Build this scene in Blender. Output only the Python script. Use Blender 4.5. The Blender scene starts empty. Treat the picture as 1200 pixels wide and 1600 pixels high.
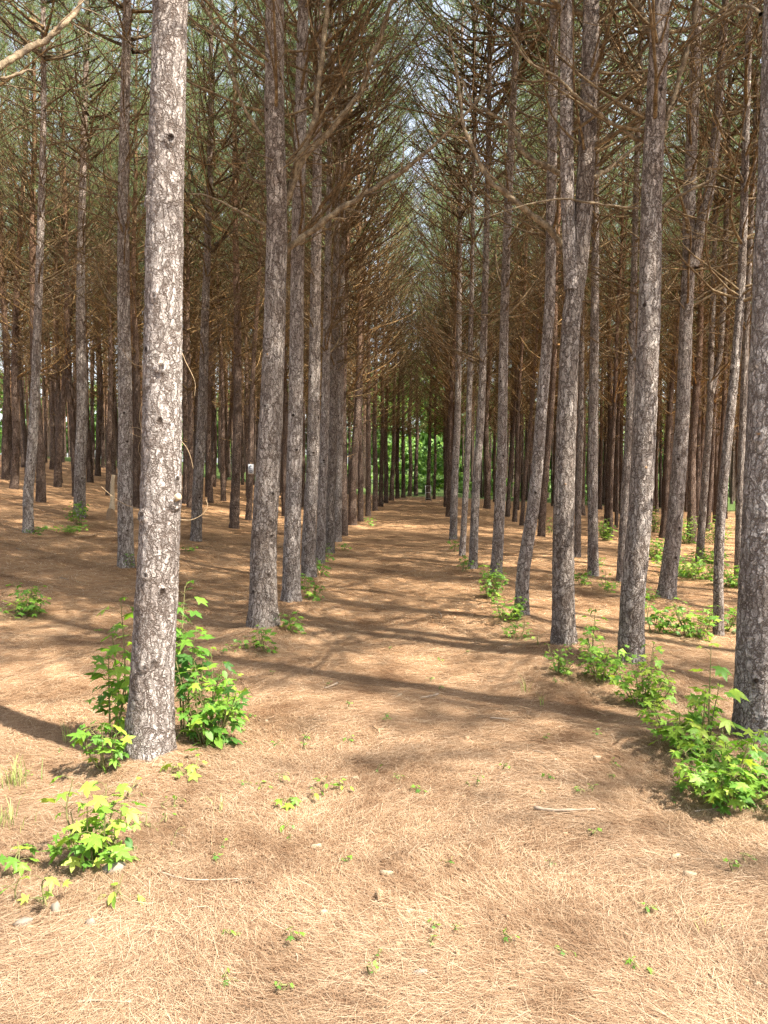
import bpy, math, random
import numpy as np
from mathutils import Vector, Matrix, Euler

random.seed(7)
rng = np.random.default_rng(7)
R = math.radians
scene = bpy.context.scene
COL = scene.collection

# ------------------------------------------------------------------ camera
F_PX = 1155.0                      # focal length in pixels of the 1200 x 1600 photograph
PITCH = math.atan(65.0 / F_PX)     # camera looks slightly down
YAW = math.atan(50.0 / F_PX)       # and a little left of the path's direction (+Y)
CAM = Vector((0.0, 0.0, 1.6))
cam_data = bpy.data.cameras.new('camera')
cam = bpy.data.objects.new('camera', cam_data)
COL.objects.link(cam)
cam.location = CAM
cam.rotation_euler = (math.pi / 2 - PITCH, 0, YAW)
cam_data.sensor_fit = 'VERTICAL'
cam_data.sensor_height = 36.0
cam_data.lens = 36.0 * F_PX / 1600.0
cam_data.clip_start = 0.05
cam_data.clip_end = 2000.0
scene.camera = cam
CROT = Euler(cam.rotation_euler, 'XYZ').to_matrix()

# ------------------------------------------------------------------ light
SUN_EL, SUN_AZ = R(55), R(62)      # sun high on the right, a little behind the camera
world = bpy.data.worlds.new('World')
scene.world = world
world.use_nodes = True
wn = world.node_tree.nodes
sky = wn.new('ShaderNodeTexSky')
sky.sky_type = 'NISHITA'
sky.sun_disc = False
sky.sun_elevation = SUN_EL
sky.sun_rotation = math.pi - SUN_AZ
sky.air_density = 1.0
sky.ozone_density = 0.4
sky.dust_density = 2.2
wn['Background'].inputs['Strength'].default_value = 0.105
hsv = wn.new('ShaderNodeHueSaturation')      # thin summer haze: the whole sky is paler than clear blue
hsv.inputs['Saturation'].default_value = 0.5
hsv.inputs['Value'].default_value = 1.1
world.node_tree.links.new(sky.outputs[0], hsv.inputs['Color'])
world.node_tree.links.new(hsv.outputs[0], wn['Background'].inputs['Color'])
sun_data = bpy.data.lights.new('sun', 'SUN')
sun_data.energy = 5.0
sun_data.angle = R(0.55)
sun_data.color = (1.0, 0.93, 0.82)
sun = bpy.data.objects.new('sun', sun_data)
COL.objects.link(sun)
sun_dir = Vector((-math.sin(SUN_AZ) * math.cos(SUN_EL), math.cos(SUN_AZ) * math.cos(SUN_EL), -math.sin(SUN_EL)))
sun.rotation_euler = sun_dir.to_track_quat('-Z', 'Y').to_euler()
sun.location = (0, -10, 30)
vs = scene.view_settings
vs.view_transform = 'Standard'
vs.look = 'None'
vs.gamma = 1.0
vs.use_curve_mapping = False
vs.exposure = 1.97
scene.render.engine = 'CYCLES'
cy = scene.cycles
cy.max_bounces = 5
cy.diffuse_bounces = 3
cy.glossy_bounces = 2
cy.transmission_bounces = 4
cy.transparent_max_bounces = 4
cy.caustics_reflective = False
cy.caustics_refractive = False
cy.use_adaptive_sampling = True
cy.adaptive_threshold = 0.03
cy.use_denoising = True
cy.denoiser = 'OPENIMAGEDENOISE'
cy.denoising_input_passes = 'RGB_ALBEDO_NORMAL'
cy.denoising_prefilter = 'NONE'

# ------------------------------------------------------------------ helpers
def obj(name, data, parent=None, loc=None):
    o = bpy.data.objects.new(name, data)
    COL.objects.link(o)
    if parent is not None:
        o.parent = parent
    if loc is not None:
        o.location = loc
    return o

def tag(o, label=None, cat=None, group=None, kind=None):
    if label: o['label'] = label
    if cat: o['category'] = cat
    if group: o['group'] = group
    if kind: o['kind'] = kind
    return o

def thing(name, label, cat, loc, group=None):
    return tag(obj(name, None, loc=loc), label, cat, group)

def np_mesh(name, verts, faces, mat, smooth=False, attrs=None):
    """faces: array (n,3) or (n,4), or a list of such arrays"""
    me = bpy.data.meshes.new(name)
    verts = np.asarray(verts, dtype=np.float32)
    if not isinstance(faces, (list, tuple)):
        faces = [faces]
    faces = [np.asarray(f, dtype=np.int32) for f in faces if len(f)]
    loops = np.concatenate([f.ravel() for f in faces])
    sizes = np.concatenate([np.full(len(f), f.shape[1], np.int32) for f in faces])
    starts = np.concatenate([[0], np.cumsum(sizes)[:-1]]).astype(np.int32)
    me.vertices.add(len(verts))
    me.vertices.foreach_set('co', verts.ravel())
    me.loops.add(len(loops))
    me.loops.foreach_set('vertex_index', loops)
    me.polygons.add(len(sizes))
    me.polygons.foreach_set('loop_start', starts)
    me.polygons.foreach_set('loop_total', sizes)
    if smooth:
        me.polygons.foreach_set('use_smooth', np.ones(len(sizes), dtype=bool))
    for k, v in (attrs or {}).items():
        a = me.attributes.new(k, 'FLOAT', 'POINT')
        a.data.foreach_set('value', np.asarray(v, dtype=np.float32).ravel())
    me.update(calc_edges=True)
    me.validate()
    me.materials.append(mat)
    return me

class Geo:
    """collects vertices and faces of one mesh"""
    def __init__(self):
        self.v, self.f3, self.f4, self.n = [], [], [], 0
    def add(self, v, f3=None, f4=None):
        v = np.asarray(v, dtype=np.float32)
        if f3 is not None and len(f3): self.f3.append(np.asarray(f3, np.int32) + self.n)
        if f4 is not None and len(f4): self.f4.append(np.asarray(f4, np.int32) + self.n)
        self.v.append(v); self.n += len(v)
    def mesh(self, name, mat, smooth=False):
        fs = []
        if self.f3: fs.append(np.concatenate(self.f3))
        if self.f4: fs.append(np.concatenate(self.f4))
        return np_mesh(name, np.concatenate(self.v), fs, mat, smooth)

def tube(geo, pts, radii, sides=5, cap=False):
    pts = np.asarray(pts, float); n = len(pts)
    radii = np.asarray(radii, float)
    t = np.gradient(pts, axis=0)
    t /= np.linalg.norm(t, axis=1)[:, None] + 1e-9
    ref = np.array([0, 0, 1.0]) if abs(t[:, 2]).mean() < 0.8 else np.array([1.0, 0, 0])
    a = np.cross(t, ref); a /= np.linalg.norm(a, axis=1)[:, None] + 1e-9
    b = np.cross(t, a)
    th = np.arange(sides) * 2 * math.pi / sides
    v = pts[:, None, :] + radii[:, None, None] * (np.cos(th)[None, :, None] * a[:, None, :] + np.sin(th)[None, :, None] * b[:, None, :])
    i = np.arange(n - 1)[:, None] * sides; j = np.arange(sides)[None, :]; k = (j + 1) % sides
    f = np.stack([i + j, i + k, i + sides + k, i + sides + j], -1).reshape(-1, 4)
    v = v.reshape(-1, 3)
    f3 = None
    if cap:
        v = np.concatenate([v, pts[-1:], pts[:1]])
        base = (n - 1) * sides
        f3 = [[base + q, base + (q + 1) % sides, n * sides] for q in range(sides)] + [[(q + 1) % sides, q, n * sides + 1] for q in range(sides)]
    geo.add(v, f3, f)

def spline(P, n):
    """Catmull-Rom through P, n samples"""
    P = np.asarray(P, float)
    if len(P) == 2:
        s = np.linspace(0, 1, n)[:, None]
        return P[0] * (1 - s) + P[1] * s
    Q = np.concatenate([[2 * P[0] - P[1]], P, [2 * P[-1] - P[-2]]])
    m = len(P) - 1
    s = np.linspace(0, m - 1e-6, n)
    i = s.astype(int); u = (s - i)[:, None]
    p0, p1, p2, p3 = Q[i], Q[i + 1], Q[i + 2], Q[i + 3]
    return 0.5 * (2 * p1 + (p2 - p0) * u + (2 * p0 - 5 * p1 + 4 * p2 - p3) * u ** 2 + (3 * p1 - p0 - 3 * p2 + p3) * u ** 3)

def softplus(x, k=1.0):
    return np.log1p(np.exp(np.clip(x / k, -30, 30))) * k

def sstep(a, b, x):
    t = np.clip((x - a) / (b - a), 0, 1)
    return t * t * (3 - 2 * t)

def vnoise(x, y, seed=0):
    """smooth value noise on arrays"""
    xi = np.floor(x).astype(np.int64); yi = np.floor(y).astype(np.int64)
    xf = x - xi; yf = y - yi
    def h(a, b):
        q = (a * 374761393 + b * 668265263 + seed * 982451653) & 0xffffffff
        q = ((q ^ (q >> 13)) * 1274126177) & 0xffffffff
        return ((q ^ (q >> 16)) & 0xffff) / 65535.0
    u = xf * xf * (3 - 2 * xf); w = yf * yf * (3 - 2 * yf)
    return (h(xi, yi) * (1 - u) + h(xi + 1, yi) * u) * (1 - w) + (h(xi, yi + 1) * (1 - u) + h(xi + 1, yi + 1) * u) * w

MOUNDS = []
def ground_z(x, y):
    x = np.asarray(x, float); y = np.asarray(y, float)
    z = 0.115 * softplus(-x - 2.6, 0.8) * sstep(3, 12, y)
    z = np.minimum(z, 2.6)
    z = z - np.minimum(0.055 * softplus(x - 1.8, 0.6), 0.9) * sstep(2, 7, y)
    z = z + 0.05 * (vnoise(x * 0.7, y * 0.7, 3) - 0.5) + 0.035 * (vnoise(x * 2.1, y * 2.1, 4) - 0.5)
    for mx, my, mh, mr in MOUNDS:
        d2 = (x - mx) ** 2 + (y - my) ** 2
        z = z + mh * np.exp(-d2 / (mr * mr))
    return z
def gz(x, y): return float(ground_z(x, y))

def ray(px, py):
    d = CROT @ Vector(((px - 600.0) / F_PX, (800.0 - py) / F_PX, -1.0))
    return d
FWD = CROT @ Vector((0, 0, -1.0))
def at_depth(px, py, depth):
    """world point seen at a pixel of the photograph, at this distance along the camera axis"""
    return CAM + ray(px, py) * depth
def on_ground(px, py, tmax=90):
    d = ray(px, py)
    t = 1.5
    prev = t
    while t < tmax:
        p = CAM + d * t
        if p.z < gz(p.x, p.y):
            lo, hi = prev, t
            for _ in range(24):
                m = (lo + hi) / 2
                p = CAM + d * m
                if p.z < gz(p.x, p.y): hi = m
                else: lo = m
            p = CAM + d * hi
            return Vector((p.x, p.y, gz(p.x, p.y))), hi
        prev = t
        t *= 1.02
    p = CAM + d * tmax
    return Vector((p.x, p.y, gz(p.x, p.y))), tmax

ONES = 'first second third fourth fifth sixth seventh eighth ninth tenth eleventh twelfth thirteenth fourteenth fifteenth sixteenth seventeenth eighteenth nineteenth twentieth'.split()
def ordinal(n):
    if n <= 20: return ONES[n - 1]
    tens = {2: 'twenty', 3: 'thirty', 4: 'forty'}[n // 10]
    return tens + '-' + ONES[n % 10 - 1] if n % 10 else {2: 'twentieth', 3: 'thirtieth', 4: 'fortieth'}[n // 10]

# ------------------------------------------------------------------ materials
def new_mat(name):
    m = bpy.data.materials.new(name)
    m.use_nodes = True
    nt = m.node_tree
    for n in list(nt.nodes): nt.nodes.remove(n)
    out = nt.nodes.new('ShaderNodeOutputMaterial')
    return m, nt, out
def N(nt, t, **kw):
    n = nt.nodes.new(t)
    for k, v in kw.items():
        if k.startswith('i_'):
            n.inputs[k[2:].replace('_', ' ')].default_value = v
        else:
            setattr(n, k, v)
    return n
def ramp(nt, stops, interp='LINEAR'):
    r = nt.nodes.new('ShaderNodeValToRGB')
    r.color_ramp.interpolation = interp
    els = r.color_ramp.elements
    while len(els) < len(stops): els.new(0.5)
    for e, (p, c) in zip(els, stops):
        e.position = p; e.color = (*c, 1)
    return r
def mixc(nt, fac, a, b, blend='MIX'):
    m = nt.nodes.new('ShaderNodeMix'); m.data_type = 'RGBA'; m.blend_type = blend
    for sock, val in ((m.inputs[0], fac), (m.inputs[6], a), (m.inputs[7], b)):
        if isinstance(val, bpy.types.NodeSocket): nt.links.new(val, sock)
        elif isinstance(val, (int, float)): sock.default_value = val
        else: sock.default_value = (*val, 1)
    return m.outputs[2]
def bsdf(nt, color, rough=0.9, spec=0.2, normal=None):
    b = nt.nodes.new('ShaderNodeBsdfPrincipled')
    if isinstance(color, bpy.types.NodeSocket): nt.links.new(color, b.inputs['Base Color'])
    else: b.inputs['Base Color'].default_value = (*color, 1)
    b.inputs['Roughness'].default_value = rough
    b.inputs['Specular IOR Level'].default_value = spec
    if normal is not None: nt.links.new(normal, b.inputs['Normal'])
    return b

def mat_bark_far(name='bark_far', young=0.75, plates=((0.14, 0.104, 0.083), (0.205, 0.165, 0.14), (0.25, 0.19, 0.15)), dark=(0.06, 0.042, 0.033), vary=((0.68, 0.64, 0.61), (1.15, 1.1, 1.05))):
    m, nt, out = new_mat(name)
    L = nt.links.new
    tc = N(nt, 'ShaderNodeTexCoord')
    oi = N(nt, 'ShaderNodeObjectInfo')
    mp = N(nt, 'ShaderNodeMapping'); mp.inputs['Scale'].default_value = (1, 1, 0.27)
    L(tc.outputs['Object'], mp.inputs[0])
    def warp(vec, scale, amount):
        nz = N(nt, 'ShaderNodeTexNoise', i_Scale=scale, i_Detail=3.0)
        L(tc.outputs['Object'], nz.inputs['Vector'])
        sub = N(nt, 'ShaderNodeVectorMath', operation='SUBTRACT'); sub.inputs[1].default_value = (0.5, 0.5, 0.5)
        L(nz.outputs['Color'], sub.inputs[0])
        sc = N(nt, 'ShaderNodeVectorMath', operation='SCALE'); sc.inputs['Scale'].default_value = amount
        L(sub.outputs[0], sc.inputs[0])
        ad = N(nt, 'ShaderNodeVectorMath', operation='ADD'); L(vec, ad.inputs[0]); L(sc.outputs[0], ad.inputs[1])
        return ad.outputs[0]
    p0 = warp(mp.outputs[0], 2.5, 0.16); p1 = warp(p0, 16.0, 0.05); p2 = warp(p1, 70.0, 0.028)
    def vor(feature, scale, vec):
        v = N(nt, 'ShaderNodeTexVoronoi', feature=feature, i_Scale=scale); L(vec, v.inputs['Vector']); return v
    v1 = vor('DISTANCE_TO_EDGE', 27.0, p2); vc = vor('F1', 27.0, p2); v2 = vor('DISTANCE_TO_EDGE', 62.0, p2); vc2 = vor('F1', 62.0, p2)
    f1 = ramp(nt, [(0.0, (0, 0, 0)), (0.13, (1, 1, 1))]); L(v1.outputs['Distance'], f1.inputs[0])
    f2 = ramp(nt, [(0.0, (0.45, 0.45, 0.45)), (0.16, (1, 1, 1))]); L(v2.outputs['Distance'], f2.inputs[0])
    h = mixc(nt, 1.0, f1.outputs[0], f2.outputs[0], 'MULTIPLY')
    b1 = N(nt, 'ShaderNodeRGBToBW'); L(vc.outputs['Color'], b1.inputs[0])
    b2 = N(nt, 'ShaderNodeRGBToBW'); L(vc2.outputs['Color'], b2.inputs[0])
    av = N(nt, 'ShaderNodeMath', operation='ADD'); L(b1.outputs[0], av.inputs[0]); L(b2.outputs[0], av.inputs[1])
    hf = N(nt, 'ShaderNodeMath', operation='MULTIPLY'); hf.inputs[1].default_value = 0.5; L(av.outputs[0], hf.inputs[0])
    plate = ramp(nt, [(0.2, plates[0]), (0.5, plates[1]), (0.8, plates[2])]); L(hf.outputs[0], plate.inputs[0])
    c = mixc(nt, h, dark, plate.outputs[0])
    n3 = N(nt, 'ShaderNodeTexNoise', i_Scale=1.7, i_Detail=5.0, i_Roughness=0.65); L(tc.outputs['Object'], n3.inputs['Vector'])
    st = ramp(nt, [(0.35, (0.74, 0.68, 0.64)), (0.55, (1.02, 1.0, 0.99)), (0.75, (1.13, 1.14, 1.13))]); L(n3.outputs[0], st.inputs[0])
    c = mixc(nt, 1.0, c, st.outputs[0], 'MULTIPLY')
    tr = ramp(nt, [(0.0, vary[0]), (1.0, vary[1])]); L(oi.outputs['Random'], tr.inputs[0])
    c = mixc(nt, 1.0, c, tr.outputs[0], 'MULTIPLY')
    # younger, flaky orange bark higher up the stem
    sx = N(nt, 'ShaderNodeSeparateXYZ'); L(tc.outputs['Object'], sx.inputs[0])
    mr = N(nt, 'ShaderNodeMapRange'); mr.inputs[1].default_value = 3.5; mr.inputs[2].default_value = 9.0; mr.inputs[4].default_value = young
    L(sx.outputs['Z'], mr.inputs[0])
    up = mixc(nt, h, (0.14, 0.075, 0.04), (0.34, 0.185, 0.10))
    c = mixc(nt, mr.outputs[0], c, up)
    # dark knots where branches were shed
    vk = N(nt, 'ShaderNodeTexVoronoi', feature='F1', i_Scale=4.6); L(warp(tc.outputs['Object'], 30.0, 0.02), vk.inputs['Vector'])
    kn = ramp(nt, [(0.05, (0.0, 0.0, 0.0)), (0.085, (0.55, 0.55, 0.55)), (0.10, (1.0, 1.0, 1.0))]); L(vk.outputs['Distance'], kn.inputs[0])
    c = mixc(nt, kn.outputs[0], (0.035, 0.024, 0.018), c)
    kb = ramp(nt, [(0.04, (0.0, 0.0, 0.0)), (0.09, (1.0, 1.0, 1.0)), (0.17, (0.0, 0.0, 0.0))]); L(vk.outputs['Distance'], kb.inputs[0])
    h = mixc(nt, 1.0, h, kb.outputs[0], 'ADD')
    bp = N(nt, 'ShaderNodeBump', i_Strength=0.9, i_Distance=0.014); L(h, bp.inputs['Height'])
    b = bsdf(nt, c, 0.93, 0.12, bp.outputs[0])
    L(b.outputs[0], out.inputs[0])
    return m

def mat_branch(name='dead_branch', gain=(1, 1, 1)):
    m, nt, out = new_mat(name)
    L = nt.links.new
    tc = N(nt, 'ShaderNodeTexCoord')
    g = N(nt, 'ShaderNodeNewGeometry')
    n1 = N(nt, 'ShaderNodeTexNoise', i_Scale=18.0, i_Detail=4.0)
    L(tc.outputs['Object'], n1.inputs['Vector'])
    r = ramp(nt, [(p_, tuple(a_ * b_ for a_, b_ in zip(c_, gain))) for p_, c_ in ((0.25, (0.055, 0.039, 0.026)), (0.5, (0.125, 0.092, 0.056)), (0.75, (0.25, 0.195, 0.12)))])
    L(n1.outputs[0], r.inputs[0])
    isl = ramp(nt, [(0.0, (0.55, 0.5, 0.46)), (0.55, (1.0, 0.96, 0.9)), (1.0, (1.7, 1.45, 1.15))])
    L(g.outputs['Random Per Island'], isl.inputs[0])
    c = mixc(nt, 1.0, r.outputs[0], isl.outputs[0], 'MULTIPLY')
    n2 = N(nt, 'ShaderNodeTexNoise', i_Scale=70.0, i_Detail=4.0, i_Roughness=0.7)
    L(tc.outputs['Object'], n2.inputs['Vector'])
    nr = ramp(nt, [(0.35, (0.55, 0.55, 0.55)), (0.65, (1.25, 1.25, 1.25))])
    L(n2.outputs[0], nr.inputs[0])
    c = mixc(nt, 1.0, c, nr.outputs[0], 'MULTIPLY')
    bp = N(nt, 'ShaderNodeBump', i_Strength=0.8, i_Distance=0.008)
    L(n2.outputs[0], bp.inputs['Height'])
    b = bsdf(nt, c, 0.9, 0.12, bp.outputs[0])
    L(b.outputs[0], out.inputs[0])
    return m

def leafy(name, stops, use_object=False, trans=0.45, rough=0.5, spec=0.35, tint=(1.25, 1.3, 0.55), noise=None):
    m, nt, out = new_mat(name)
    L = nt.links.new
    if use_object:
        g = N(nt, 'ShaderNodeObjectInfo'); s = g.outputs['Random']
    else:
        g = N(nt, 'ShaderNodeNewGeometry'); s = g.outputs['Random Per Island']
    r = ramp(nt, stops)
    L(s, r.inputs[0])
    c = r.outputs[0]
    if noise:
        tc = N(nt, 'ShaderNodeTexCoord')
        nn = N(nt, 'ShaderNodeTexNoise', i_Scale=noise, i_Detail=3.0)
        L(tc.outputs['Object'], nn.inputs['Vector'])
        nr = ramp(nt, [(0.3, (0.75, 0.78, 0.75)), (0.7, (1.15, 1.12, 1.1))])
        L(nn.outputs[0], nr.inputs[0])
        c = mixc(nt, 1.0, c, nr.outputs[0], 'MULTIPLY')
    b = bsdf(nt, c, rough, spec)
    t = N(nt, 'ShaderNodeBsdfTranslucent')
    tcx = mixc(nt, 1.0, c, tint, 'MULTIPLY')
    L(tcx, t.inputs['Color'])
    mx = N(nt, 'ShaderNodeMixShader'); mx.inputs[0].default_value = trans
    L(b.outputs[0], mx.inputs[1]); L(t.outputs[0], mx.inputs[2])
    L(mx.outputs[0], out.inputs[0])
    return m

def bleach_and_dim(nt, tc):
    """near-camera straw share: bleached greyer, and darkened to hold back bright sunlight"""
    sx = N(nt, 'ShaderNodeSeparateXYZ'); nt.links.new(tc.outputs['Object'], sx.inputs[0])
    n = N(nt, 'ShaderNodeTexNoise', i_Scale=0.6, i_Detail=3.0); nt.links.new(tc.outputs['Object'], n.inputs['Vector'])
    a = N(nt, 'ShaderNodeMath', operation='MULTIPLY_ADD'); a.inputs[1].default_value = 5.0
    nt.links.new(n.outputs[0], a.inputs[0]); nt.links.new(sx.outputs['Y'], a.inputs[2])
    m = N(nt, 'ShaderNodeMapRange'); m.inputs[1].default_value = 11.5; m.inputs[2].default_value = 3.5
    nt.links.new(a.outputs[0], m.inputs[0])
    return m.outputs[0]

def mat_straw():
    m, nt, out = new_mat('pine_straw')
    L = nt.links.new
    g = N(nt, 'ShaderNodeNewGeometry')
    tc = N(nt, 'ShaderNodeTexCoord')
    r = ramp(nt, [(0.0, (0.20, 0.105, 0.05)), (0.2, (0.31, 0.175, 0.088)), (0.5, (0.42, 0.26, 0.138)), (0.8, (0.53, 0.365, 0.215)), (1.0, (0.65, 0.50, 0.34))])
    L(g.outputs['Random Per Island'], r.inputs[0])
    rb = ramp(nt, [(0.0, (0.10, 0.054, 0.031)), (0.2, (0.18, 0.108, 0.064)), (0.5, (0.26, 0.172, 0.108)), (0.8, (0.345, 0.245, 0.162)), (1.0, (0.43, 0.335, 0.235))])  # near straw: greyer from bleaching, brightness cut in the colour against overexposure
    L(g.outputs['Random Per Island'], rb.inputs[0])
    strawc = mixc(nt, bleach_and_dim(nt, tc), r.outputs[0], rb.outputs[0])
    n1 = N(nt, 'ShaderNodeTexNoise', i_Scale=1.5, i_Detail=6.0, i_Roughness=0.68)
    L(tc.outputs['Object'], n1.inputs['Vector'])
    nr = ramp(nt, [(0.34, (0.55, 0.49, 0.45)), (0.5, (0.95, 0.94, 0.93)), (0.66, (1.14, 1.14, 1.14))])
    L(n1.outputs[0], nr.inputs[0])
    c = mixc(nt, 1.0, strawc, nr.outputs[0], 'MULTIPLY')
    b = bsdf(nt, c, 0.6, 0.25)
    L(b.outputs[0], out.inputs[0])
    return m

def mat_ground():
    m, nt, out = new_mat('forest_floor')
    L = nt.links.new
    tc = N(nt, 'ShaderNodeTexCoord')
    sx = N(nt, 'ShaderNodeSeparateXYZ'); L(tc.outputs['Object'], sx.inputs[0])
    # fine fibres: stretched noise in two warped directions
    def fibre(scale, rot):
        mp = N(nt, 'ShaderNodeMapping'); mp.inputs['Scale'].default_value = scale; mp.inputs['Rotation'].default_value = (0, 0, rot)
        w = N(nt, 'ShaderNodeTexNoise', i_Scale=1.3, i_Detail=2.0); L(tc.outputs['Object'], w.inputs['Vector'])
        ad = N(nt, 'ShaderNodeMixRGB', blend_type='ADD'); ad.inputs[0].default_value = 0.5
        L(tc.outputs['Object'], ad.inputs[1]); L(w.outputs['Color'], ad.inputs[2])
        L(ad.outputs[0], mp.inputs[0])
        f = N(nt, 'ShaderNodeTexNoise', i_Scale=1.0, i_Detail=4.0, i_Roughness=0.7); L(mp.outputs[0], f.inputs['Vector'])
        return f.outputs[0]
    a = fibre((9, 70, 1), 0.3); b_ = fibre((12, 80, 1), 1.5)
    mxf = N(nt, 'ShaderNodeMath', operation='MAXIMUM'); L(a, mxf.inputs[0]); L(b_, mxf.inputs[1])
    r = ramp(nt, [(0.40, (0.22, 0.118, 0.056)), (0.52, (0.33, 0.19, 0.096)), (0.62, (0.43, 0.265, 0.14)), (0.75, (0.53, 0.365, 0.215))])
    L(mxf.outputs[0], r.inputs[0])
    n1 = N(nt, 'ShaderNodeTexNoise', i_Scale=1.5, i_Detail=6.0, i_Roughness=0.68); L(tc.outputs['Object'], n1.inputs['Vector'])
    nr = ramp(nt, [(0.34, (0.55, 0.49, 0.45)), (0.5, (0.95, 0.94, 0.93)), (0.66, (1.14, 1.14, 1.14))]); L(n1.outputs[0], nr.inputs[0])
    rb = ramp(nt, [(0.40, (0.155, 0.092, 0.054)), (0.52, (0.23, 0.147, 0.092)), (0.62, (0.30, 0.205, 0.135)), (0.75, (0.385, 0.285, 0.195))])  # near floor likewise greyer, with sunlit brightness held down in its colour
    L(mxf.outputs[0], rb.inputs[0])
    straw = mixc(nt, 1.0, mixc(nt, bleach_and_dim(nt, tc), r.outputs[0], rb.outputs[0]), nr.outputs[0], 'MULTIPLY')
    # sandy earth showing through by the camera
    sm = N(nt, 'ShaderNodeMapRange'); sm.inputs[1].default_value = 2.7; sm.inputs[2].default_value = 1.5
    L(sx.outputs['Y'], sm.inputs[0])
    n3 = N(nt, 'ShaderNodeTexNoise', i_Scale=3.0, i_Detail=4.0); L(tc.outputs['Object'], n3.inputs['Vector'])
    s3 = ramp(nt, [(0.42, (0, 0, 0)), (0.6, (1, 1, 1))]); L(n3.outputs[0], s3.inputs[0])
    sf = N(nt, 'ShaderNodeMath', operation='MULTIPLY'); L(sm.outputs[0], sf.inputs[0]); L(s3.outputs[0], sf.inputs[1])
    straw = mixc(nt, sf.outputs[0], straw, (0.50, 0.40, 0.30))
    # grass of the clearing beyond the plantation
    gn = N(nt, 'ShaderNodeTexNoise', i_Scale=0.25, i_Detail=4.0); L(tc.outputs['Object'], gn.inputs['Vector'])
    gadd = N(nt, 'ShaderNodeMath', operation='MULTIPLY_ADD'); gadd.inputs[1].default_value = 8.0; gadd.inputs[2].default_value = -4.0
    L(gn.outputs[0], gadd.inputs[0])
    ys = N(nt, 'ShaderNodeMath', operation='ADD'); L(sx.outputs['Y'], ys.inputs[0]); L(gadd.outputs[0], ys.inputs[1])
    gm = N(nt, 'ShaderNodeMapRange'); gm.inputs[1].default_value = 43.5; gm.inputs[2].default_value = 46.0; L(ys.outputs[0], gm.inputs[0])
    g2 = N(nt, 'ShaderNodeTexNoise', i_Scale=6.0, i_Detail=5.0); L(tc.outputs['Object'], g2.inputs['Vector'])
    gr = ramp(nt, [(0.3, (0.045, 0.075, 0.02)), (0.7, (0.10, 0.14, 0.04))]); L(g2.outputs[0], gr.inputs[0])
    c = mixc(nt, gm.outputs[0], straw, gr.outputs[0])
    bp = N(nt, 'ShaderNodeBump', i_Strength=1.0, i_Distance=0.035); L(mxf.outputs[0], bp.inputs['Height'])
    b = bsdf(nt, c, 0.9, 0.1, bp.outputs[0])
    L(b.outputs[0], out.inputs[0])
    return m

def mat_flat(name, col, rough=0.8, spec=0.2, scale=30, var=0.25):
    m, nt, out = new_mat(name)
    tc = N(nt, 'ShaderNodeTexCoord')
    n1 = N(nt, 'ShaderNodeTexNoise', i_Scale=scale, i_Detail=4.0)
    nt.links.new(tc.outputs['Object'], n1.inputs['Vector'])
    r = ramp(nt, [(0.3, tuple(c * (1 - var) for c in col)), (0.7, tuple(min(1, c * (1 + var)) for c in col))])
    nt.links.new(n1.outputs[0], r.inputs[0])
    bp = N(nt, 'ShaderNodeBump', i_Strength=0.4, i_Distance=0.003)
    nt.links.new(n1.outputs[0], bp.inputs['Height'])
    b = bsdf(nt, r.outputs[0], rough, spec, bp.outputs[0])
    nt.links.new(b.outputs[0], out.inputs[0])
    return m

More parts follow.
